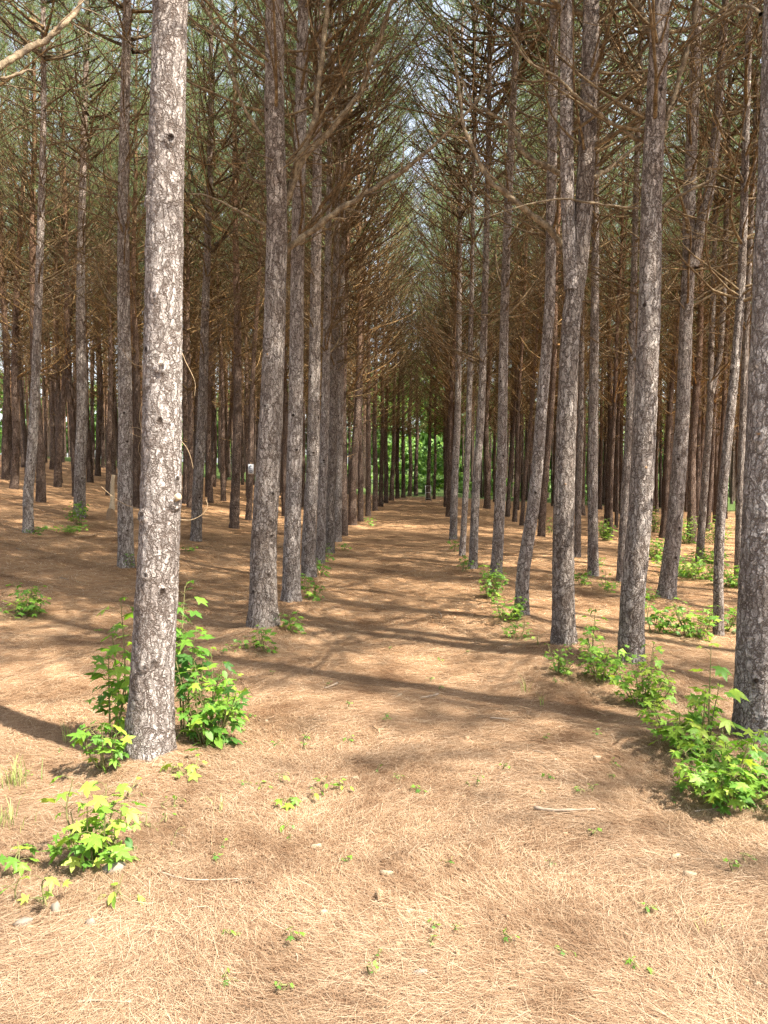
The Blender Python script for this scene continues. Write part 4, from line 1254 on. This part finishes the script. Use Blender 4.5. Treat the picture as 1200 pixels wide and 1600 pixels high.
# behind on the left
B(40, 962, 0.34, 0.55, 150, 0.065, 'low round green bush alone on the straw at the left edge', ('leaf',), nst=16, low=0.05, seed=18)
B(418, 1018, 0.26, 0.22, 30, 0.07, 'green seedling at the foot of the pine with the long branch', ('leaf',), nst=4, seed=19)
B(372, 1015, 0.08, 0.2, 14, 0.05, 'low yellow-green sprout left of the pine with the long branch', ('leaf_yellow',), nst=3, seed=20)
B(457, 986, 0.22, 0.26, 36, 0.065, 'green seedling on the path edge between the second and third left trunks', ('leaf', 'leaf_yellow'), nst=5, seed=21)
B(484, 938, 0.34, 0.34, 46, 0.07, 'green leafy seedling right of the third trunk on the left path edge', ('leaf',), nst=6, seed=22)
B(500, 900, 0.28, 0.24, 34, 0.065, 'green seedling right of the fourth trunk on the left path edge', ('leaf',), nst=5, seed=23)
B(513, 878, 0.34, 0.16, 28, 0.06, 'upright small seedling by the fifth trunk on the left path edge', ('leaf',), nst=3, seed=24)
B(536, 860, 0.16, 0.4, 30, 0.06, 'flat green seedling on the left path edge, sixth along it', ('leaf',), nst=5, seed=25)
B(197, 886, 0.22, 0.2, 24, 0.06, 'small seedling at the foot of the slender grey pine on the left', ('leaf_yellow',), nst=4, seed=26)
B(124, 820, 0.5, 0.6, 90, 0.08, 'dark green climber round the foot of a pine on the far left', ('leaf_dark',), nst=9, seed=27)
B(92, 830, 0.12, 1.1, 110, 0.07, 'flat green patch of creeper left of the climber on the far left', ('leaf_dark',), nst=16, seed=28)
B(52, 835, 0.12, 0.3, 24, 0.06, 'tiny plant at the foot of the bent pine at the far left', ('leaf',), nst=4, seed=29)
B(288, 862, 0.1, 0.5, 30, 0.06, 'flat green plant between the pale pine and the pine behind it', ('leaf',), nst=6, seed=30)
B(578, 822, 0.3, 0.3, 26, 0.08, 'small seedling at the far left path edge near the narrowing rows', ('leaf',), nst=4, seed=31)
# the right of the path
B(1140, 1250, 0.40, 0.62, 250, 0.068, 'big bright green leafy bush at the foot of the thick grey pine on the right', ('leaf', 'leaf', 'leaf_yellow'), nst=14, low=0.05, seed=40)
B(1192, 1240, 0.26, 0.32, 80, 0.068, 'leafy green seedling in front of the thick grey pine at the right edge', ('leaf',), nst=6, low=0.05, seed=41)
B(1078, 1172, 0.42, 0.46, 150, 0.07, 'yellow-green leafy bush left of the thick grey pine on the right', ('leaf', 'leaf_yellow'), nst=9, low=0.05, seed=42)
B(1108, 1180, 0.66, 0.12, 16, 0.085, 'tall thin yellow-green seedling left of the thick grey pine on the right', ('leaf_yellow', 'leaf'), nst=2, low=0.45, seed=43)
B(1005, 1105, 0.44, 0.48, 170, 0.06, 'green leafy bush right in front of the silver-grey pine', ('leaf', 'leaf_yellow'), nst=10, low=0.05, seed=44)
B(940, 1065, 0.44, 0.40, 150, 0.055, 'green leafy bush left of the silver-grey pine', ('leaf', 'leaf_yellow'), nst=9, low=0.05, seed=45)
B(925, 1040, 0.50, 0.16, 26, 0.07, 'upright green sapling between the forked pine and the silver-grey pine', ('leaf',), nst=2, low=0.2, seed=46)
B(875, 1052, 0.26, 0.34, 90, 0.04, 'low fine-leaved plant at the foot of the forked pine', ('leaf_oval', 'leaf_yellow_oval'), nst=8, seed=47)
B(1085, 998, 0.42, 0.6, 150, 0.07, 'round green bush between the dark forking pine and the slim leaning pine', ('leaf', 'leaf_dark', 'leaf'), nst=16, low=0.05, seed=48)
B(1020, 990, 0.4, 0.3, 46, 0.07, 'green seedling behind the silver-grey pine', ('leaf',), nst=5, seed=49)
B(1130, 985, 0.3, 0.5, 50, 0.07, 'low green plant at the foot of the slim leaning pine', ('leaf_dark',), nst=6, seed=50)
B(766, 935, 0.50, 0.46, 150, 0.06, 'yellow-green bush at the foot of the fifth trunk on the right path edge', ('leaf', 'leaf_yellow'), nst=9, low=0.05, seed=51)
B(788, 968, 0.36, 0.42, 110, 0.055, 'green bush left of the crooked pine on the right path edge', ('leaf',), nst=7, low=0.05, seed=52)
B(800, 1000, 0.2, 0.28, 50, 0.045, 'small green sprout below the crooked pine', ('leaf', 'leaf_yellow'), nst=4, seed=53)
B(722, 893, 0.28, 0.24, 34, 0.06, 'yellow-green seedling at the right path edge in front of the sixth trunk', ('leaf_yellow',), nst=5, seed=54)
B(709, 862, 0.34, 0.2, 20, 0.07, 'dark seedling at the far right path edge', ('leaf_dark',), nst=3, seed=55)
far = [(1060, 900, .5, .9, 'first'), (1090, 905, .45, 1.0, 'second'), (1023, 875, .55, .7, 'third'), (1075, 850, .8, .9, 'fourth'), (1120, 850, .8, 1.0, 'fifth'), (1150, 918, .4, .6, 'sixth'), (1022, 832, .9, .7, 'seventh'), (945, 845, .6, .5, 'eighth'), (1105, 880, .4, .8, 'ninth')]
for i, (x, y, h, w, o_) in enumerate(sorted(far)):
    B(x, y, h, w, 170, 0.075, f'green undergrowth bush among the trunks at the far right, {ONES[i]} of nine from the left', group='undergrowth bushes on the right', name='undergrowth_bush', nst=16, low=0.05, seed=60 + i)
for i, (x, y, h, w) in enumerate([(858, 835, .5, .6), (932, 886, .3, .2), (908, 915, .25, .2), (948, 925, .3, .3), (1010, 935, .2, .3)]):
    B(x, y, h, w, 40, 0.06, f'small seedling on the straw behind the forked pine, {ONES[i]} of five by depth', group='small seedlings behind the forked pine', nst=4, low=0.1, seed=80 + i)
# chain of sprouts on the path
for i, (x, y, h, n, s, mk) in enumerate([(410, 1238, .04, 4, .035, 'leaf_yellow_oval'), (445, 1226, .05, 4, .03, 'leaf_yellow_oval'), (457, 1258, .05, 6, .045, 'leaf'), (480, 1252, .05, 4, .04, 'leaf_oval'), (508, 1240, .06, 5, .04, 'leaf_oval'), (528, 1238, .07, 6, .04, 'leaf_yellow_oval'), (455, 1290, .04, 3, .035, 'leaf_oval'), (458, 1313, .04, 3, .03, 'leaf_oval')]):
    B(x, y, h, 0.05, n, s, f'green sprout in the small chain left of the path\'s middle, {ONES[i]} of eight', (mk,), group='chain of sprouts on the path', name='sprout', nst=1, low=0.4, seed=90 + i, single=True)
# tiny sprouts all over the straw: nothing tells them apart
sp = np.random.default_rng(99)
for i in range(64):
    while True:
        x, y = sp.uniform(20, 1180), sp.uniform(1000, 1590) if i % 3 else sp.uniform(960, 1250)
        if not (y < 1150 and (x < 200 or x > 900)) and not (150 < x < 330 and y > 1100): break
    B(x, y, 0.03, 0.05, 4, sp.uniform(0.014, 0.028), 'tiny yellow-green sprout poking through the pine straw', (['leaf_yellow_oval', 'leaf_oval', 'leaf_yellow'][i % 3],), group='tiny sprouts in the straw', name='sprout', nst=1, low=0.5, seed=200 + i, single=False)

def grass(px, py, n, h, spread, label, seed):
    p, d = on_ground(px, py); sr = np.random.default_rng(seed)
    g = Geo()
    for _ in range(n):
        a = sr.uniform(0, 6.28); b = np.array([sr.normal(0, spread), sr.normal(0, spread), -0.01]); hh = h * sr.uniform(0.5, 1)
        out = np.array([math.cos(a), math.sin(a), 0]) * hh * sr.uniform(0.2, 0.7)
        P = spline([b, b + out * 0.3 + [0, 0, hh * 0.65], b + out + [0, 0, hh]], 6)
        side = np.array([-math.sin(a), math.cos(a), 0]); ww = np.linspace(0.003, 0.0004, 6)[:, None]
        v = np.concatenate([P - side * ww, P + side * ww])
        g.add(v, None, [[k, k + 1, k + 7, k + 6] for k in range(5)])
    o = obj('grass_tuft', g.mesh('grass_tuft', M['grass']), None, Vector((p.x, p.y, gz(p.x, p.y))))
    tag(o, label, 'grass', 'grass tufts')
grass(25, 1228, 40, 0.16, 0.04, 'dry pale grass tuft at the left edge level with the pale pine', 1)
grass(12, 1290, 34, 0.13, 0.05, 'thin grass tuft at the left edge, below the dry pale one', 2)
grass(105, 1160, 10, 0.16, 0.01, 'thin upright grass clump left of the thick pale pine', 3)
grass(822, 1082, 9, 0.16, 0.012, 'upright grass clump on the path left of the low fine-leaved plant', 4)
grass(848, 1102, 9, 0.12, 0.012, 'grass clump on the path below the upright one', 5)
grass(840, 1008, 7, 0.14, 0.006, 'single pale fern-like blade clump between crooked and forked pines', 6)
grass(345, 1270, 6, 0.12, 0.01, 'few thin blades on the straw right of the thick pale pine', 7)
grass(1105, 1450, 10, 0.05, 0.03, 'low flat grass sprig in the bottom right', 8)

# ------------------------------------------------------------------ sticks, chips, sign and other small things
def stick(pts, w, label, mat='pale_wood', name='stick', lift=0.01, seed=0):
    sr = np.random.default_rng(seed)
    P = []
    for (x, y) in pts:
        p, d = on_ground(x, y); P.append(np.array([p.x, p.y, gz(p.x, p.y) + lift + w / 2]))
    P = np.array(P); base = P.mean(0); base[2] -= lift + w / 2
    S = spline(P - base, 14); S[:, 2] += sr.normal(0, w * 0.08, 14)
    g = Geo(); tube(g, S, w / 2 * (1 + 0.15 * sr.normal(0, 1, 14)) * np.linspace(1, 0.6, 14), 7, True)
    tag(obj(name, g.mesh(name, M[mat], True), None, Vector(base)), label, 'stick', 'sticks on the straw')
stick([(835, 1268), (870, 1272), (930, 1270)], 0.017, 'pale bleached stick lying on the right half of the path', seed=1)
stick([(250, 1368), (300, 1380), (385, 1378)], 0.008, 'long thin pale twig below the creeping runner', seed=2)
stick([(338, 1240), (333, 1280), (330, 1335)], 0.006, 'thin brown twig pointing at the viewer right of the pale pine', 'brown_wood', seed=3)
stick([(1085, 1272), (1120, 1268), (1165, 1264)], 0.008, 'thin pale twig in front of the big right bush', seed=4)
stick([(118, 842), (140, 840), (150, 838)], 0.05, 'fallen dark stick on the straw behind the slender grey pine', 'brown_wood', seed=5)
stick([(120, 1572), (150, 1570), (205, 1572)], 0.007, 'pale splinter near the bottom edge on the left', seed=6)
stick([(230, 1340), (240, 1347), (248, 1340)], 0.007, 'short dark twig beside the pale stone', 'brown_wood', seed=7)
stick([(1180, 1585), (1190, 1590), (1198, 1596)], 0.006, 'short twig in the bottom right corner', 'brown_wood', seed=8)
tr_ = np.random.default_rng(31)
for i in range(34):
    x, y = tr_.uniform(10, 1190), tr_.uniform(1150, 1590)
    a = tr_.uniform(0, 3.14); l = tr_.uniform(12, 40)
    stick([(x, y), (x + l * math.cos(a) * .5 + 2, y + l * math.sin(a) * 0.25), (x + l * math.cos(a), y + l * math.sin(a) * 0.5)], tr_.uniform(0.003, 0.006), 'short thin twig lying in the pine straw', ['pale_wood', 'brown_wood'][i % 2], 'twig', 0.012, 100 + i)

for i in range(46):
    y = tr_.uniform(850, 1150); x = tr_.uniform(400, 1000) if i % 2 else tr_.uniform(10, 1190)
    a = tr_.uniform(0, 3.14); l = tr_.uniform(14, 40)
    stick([(x, y), (x + l * math.cos(a) * .5 + 2, y + l * math.sin(a) * 0.12), (x + l * math.cos(a), y + l * math.sin(a) * 0.25)], tr_.uniform(0.006, 0.014), 'short thin twig lying in the pine straw', ['brown_wood', 'pale_wood', 'brown_wood'][i % 3], 'twig', 0.012, 160 + i)

def chip(px, py, w, h, thick, label, mat, name, seed):
    p, d = on_ground(px, py); sr = np.random.default_rng(seed)
    n = 9; th = np.arange(n) * 2 * math.pi / n
    rr = 1 + sr.normal(0, 0.16, n)
    ring = np.column_stack([np.cos(th) * w / 2 * rr, np.sin(th) * h / 2 * rr])
    v = np.concatenate([np.column_stack([ring * 0.85, np.full(n, -0.01)]), np.column_stack([ring, np.full(n, thick * 0.55)]), np.column_stack([ring * 0.6, thick * (1 + sr.normal(0, 0.15, n))]), [[0, 0, thick * 1.05]]])
    f4 = [[r_ * n + k, r_ * n + (k + 1) % n, (r_ + 1) * n + (k + 1) % n, (r_ + 1) * n + k] for r_ in range(2) for k in range(n)]
    f3 = [[2 * n + k, 2 * n + (k + 1) % n, 3 * n] for k in range(n)]
    g = Geo(); g.add(v, f3, f4)
    o = obj(name, g.mesh(name, M[mat], name == 'stone'), None, Vector((p.x, p.y, gz(p.x, p.y) + (0.004 if name == 'stone' else 0.012)))); o.rotation_euler = (sr.normal(0, 0.12), sr.normal(0, 0.12), sr.uniform(0, 0.5))
    tag(o, label, 'stone' if name == 'stone' else 'wood chip', 'pale stones' if name == 'stone' else 'bark flakes in the straw' if name == 'bark_flake' else 'pale chips on the straw')
chip(178, 1362, 0.085, 0.06, 0.03, 'pale stone at the foot of the bright yellow-green seedling', 'stone', 'stone', 1)
chip(88, 1425, 0.03, 0.04, 0.03, 'small white stone touching the three-leaved sprout', 'stone', 'stone', 2)
chip(140, 1447, 0.035, 0.03, 0.02, 'small round pale stone in the bottom left', 'stone', 'stone', 3)
chip(36, 1447, 0.075, 0.025, 0.012, 'long white chip at the bottom left', 'stone', 'wood_chip', 4)
chip(495, 1326, 0.05, 0.018, 0.008, 'pale slanting chip below the chain of sprouts', 'dry_leaf', 'wood_chip', 5)
chip(605, 1368, 0.05, 0.016, 0.008, 'pale chip in the middle of the path foreground', 'dry_leaf', 'wood_chip', 6)
chip(655, 1525, 0.055, 0.012, 0.008, 'pale flat chip near the bottom centre', 'stone', 'wood_chip', 7)
chip(1055, 1342, 0.06, 0.018, 0.008, 'long pale chip on the right below the stick', 'dry_leaf', 'wood_chip', 8)
chip(1080, 1370, 0.06, 0.025, 0.008, 'curled tan chip at the lower right', 'dry_leaf', 'wood_chip', 9)
chip(933, 1186, 0.05, 0.02, 0.008, 'tan bark flake on the path above the pale stick', 'dry_leaf', 'wood_chip', 10)
chip(505, 1430, 0.03, 0.016, 0.008, 'small tan chip left of the pine cone', 'dry_leaf', 'wood_chip', 11)

def cone(px, py, label):
    p, d = on_ground(px, py); g = Geo(); sr = np.random.default_rng(3)
    tube(g, [(0, 0, 0), (0, 0.01, 0.008), (0, 0.03, 0.012), (0, 0.045, 0.012)], [0.004, 0.010, 0.008, 0.002], 8)
    for k in range(46):
        t = k / 46; a = k * 2.4; r = 0.014 * math.sin(math.pi * (0.12 + 0.85 * t)) + 0.002
        c = np.array([0, 0.045 * t, 0.012]); o1 = np.array([math.cos(a), 0.5, math.sin(a)]); s = np.array([-math.sin(a), 0, math.cos(a)])
        v = [c + o1 * r * 0.4 - s * 0.003, c + o1 * r * 0.4 + s * 0.003, c + o1 * r + s * 0.0035, c + o1 * r - s * 0.0035, c + o1 * r * 0.9 + [0, -0.004, 0]]
        g.add(v, [[2, 3, 4], [3, 0, 4], [1, 2, 4]], [[0, 1, 2, 3]])
    tag(obj('pine_cone', g.mesh('pine_cone', M['brown_wood']), None, Vector((p.x, p.y, gz(p.x, p.y) + 0.012))), label, 'pine cone')
cone(592, 1413, 'small dark pine cone lying on the path foreground')
for i in range(46):
    x, y = tr_.uniform(10, 1190), tr_.uniform(1020, 1590)
    if y < 1180 and (x < 380 or x > 840): continue
    chip(x, y, tr_.uniform(0.012, 0.035), tr_.uniform(0.008, 0.016), 0.005, 'small brown bark flake lying in the pine straw', ['brown_wood', 'dry_leaf', 'brown_wood'][i % 3], 'bark_flake', 300 + i)

# broken pole leaning on the left
p, d = on_ground(173, 812)
g = Geo(); tp = at_depth(178, 742, d)
b0 = np.array(p); S = np.array([[0, 0, -0.05], *[list((tp - p) * t + Vector((0.02 * math.sin(6 * t), 0, 0))) for t in (0.15, 0.5, 0.8, 1.0)]])
tube(g, spline(S, 14), np.linspace(0.065, 0.04, 14) * (1 + 0.1 * np.random.default_rng(2).normal(0, 1, 14)), 8, True)
root = thing('broken_pole', 'pale barkless broken stump pole standing left of the thick pale pine', 'stump', p)
obj('pole', g.mesh('pole', M['cut'], True), root)
g = Geo(); tube(g, [(0, 0, -0.1), (0, 0, 0.05), (0.01, 0, 0.2), (0.02, 0, 0.26)], [0.12, 0.10, 0.085, 0.06], 9, True)
obj('stump', g.mesh('stump', M['brown_wood'], True), root)

# dry vines on the thick pale pine
def vine(pts, dd, w, label, seed=0):
    P = np.array([list(at_depth(x, y, q)) for (x, y), q in zip(pts, dd)])
    base = P[0].copy(); g = Geo()
    tube(g, spline(P - base, 26), np.linspace(w, w * 0.6, 26) * 0.35, 6)
    tag(obj('dry_vine', g.mesh('dry_vine', M['vine'], True), None, Vector(base)), label, 'vine', 'dry vines on the thick pale pine')
dA1 = tree_pos['A1'][1]
vine([(231, 470), (228, 510), (232, 550), (222, 572), (228, 600)], [dA1] * 5, 0.009, 'dry vine hugging the left side of the thick pale pine')
vine([(226, 572), (212, 570), (200, 560), (192, 545)], [dA1] * 4, 0.005, 'thin dry vine end curling left off the thick pale pine')
vine([(224, 620), (218, 650), (222, 680), (216, 700), (222, 720)], [dA1 - .05] * 5, 0.005, 'thin dry vine loop low on the left of the thick pale pine')
vine([(223, 672), (213, 668), (205, 668)], [dA1] * 3, 0.005, 'upper of two short dry tendrils left of the thick pale pine')
vine([(223, 684), (212, 680), (202, 674)], [dA1] * 3, 0.005, 'lower of two short dry tendrils left of the thick pale pine')
vine([(218, 795), (195, 788), (175, 775), (158, 760)], [dA1, dA1 - .02, dA1 - .05, dA1 - .1], 0.006, 'pale dry shoot pointing left from low on the thick pale pine')
vine([(280, 812), (300, 812), (318, 802), (324, 790), (322, 780)], [dA1] * 5, 0.006, 'pale dry shoot curling right from low on the thick pale pine')
vine([(284, 550), (290, 565), (300, 585), (305, 600), (304, 618)], [dA1 - .05] * 5, 0.006, 'pale dry shoot drooping right at mid height of the thick pale pine')
vine([(284, 690), (292, 700), (298, 715), (302, 732)], [dA1] * 4, 0.005, 'thin dry shoot on the right of the thick pale pine above the cut stub')

# small white sign on a slim pine
p, d = tree_pos['D4'][0], tree_pos['D4'][1]
fw = Vector((FWD.x, FWD.y, 0)).normalized()
dd = d - 0.16
c = at_depth(392, 733, dd)
hw, hh = 4.2 * dd / F_PX, 7.8 * dd / F_PX
root = thing('small_sign', 'small white rectangular notice with dark round emblem nailed to a slim pine', 'sign', c)
root.rotation_euler = (0, 0, math.atan2(-fw.x, fw.y))
g = Geo()
def slab(g, x0, x1, z0, z1, y0, y1):
    v = [(x, y, z) for y in (y0, y1) for z in (z0, z1) for x in (x0, x1)]
    g.add(v, None, [[0, 1, 3, 2], [4, 6, 7, 5], [0, 4, 5, 1], [2, 3, 7, 6], [0, 2, 6, 4], [1, 5, 7, 3]])
slab(g, -hw, hw, -hh, hh, -0.004, 0.004)
obj('plate', g.mesh('plate', M['sign']), root)
g = Geo()
arc = [(0.55 * hw * math.cos(R(a)), -0.008, 0.38 * hh + 0.55 * hw * math.sin(R(a))) for a in range(50, 320, 15)]
tube(g, arc, [0.13 * hw] * len(arc), 5)
obj('emblem', g.mesh('emblem', M['ink']), root)
for z, x0, x1 in ((-0.25, -0.6, 0.6), (-0.48, -0.7, 0.1), (-0.48, 0.25, 0.7), (-0.7, -0.55, 0.5)):
    g = Geo(); slab(g, x0 * hw, x1 * hw, (z - 0.06) * hh, (z + 0.06) * hh, -0.0075, -0.005)
    obj('text_line', g.mesh('text_line', M['ink']), root)
g = Geo(); slab(g, -0.02, 0.02, -hh * 1.3, hh * 1.3, 0.005, 0.09)
obj('batten', g.mesh('batten', M['brown_wood']), root)

# pale frame at the end of the path
p, d = on_ground(669, 781)
d -= 1.5
c = at_depth(669, 781, d); c.z = gz(c.x, c.y)
root = thing('pale_frame', 'small pale metal frame standing at the far end of the path', 'frame', c)
for sx in (-1, 1):
    g = Geo(); tube(g, [(sx * 0.14, 0, -0.05), (sx * 0.14, 0, 0.82)], [0.018, 0.018], 6, True)
    obj('post', g.mesh('post', M['white_metal']), root)
for z in (0.15, 0.45, 0.8):
    g = Geo(); tube(g, [(-0.14, 0.02, z), (0.14, 0.02, z)], [0.012, 0.012], 6, True)
    obj('rail', g.mesh('rail', M['white_metal']), root)
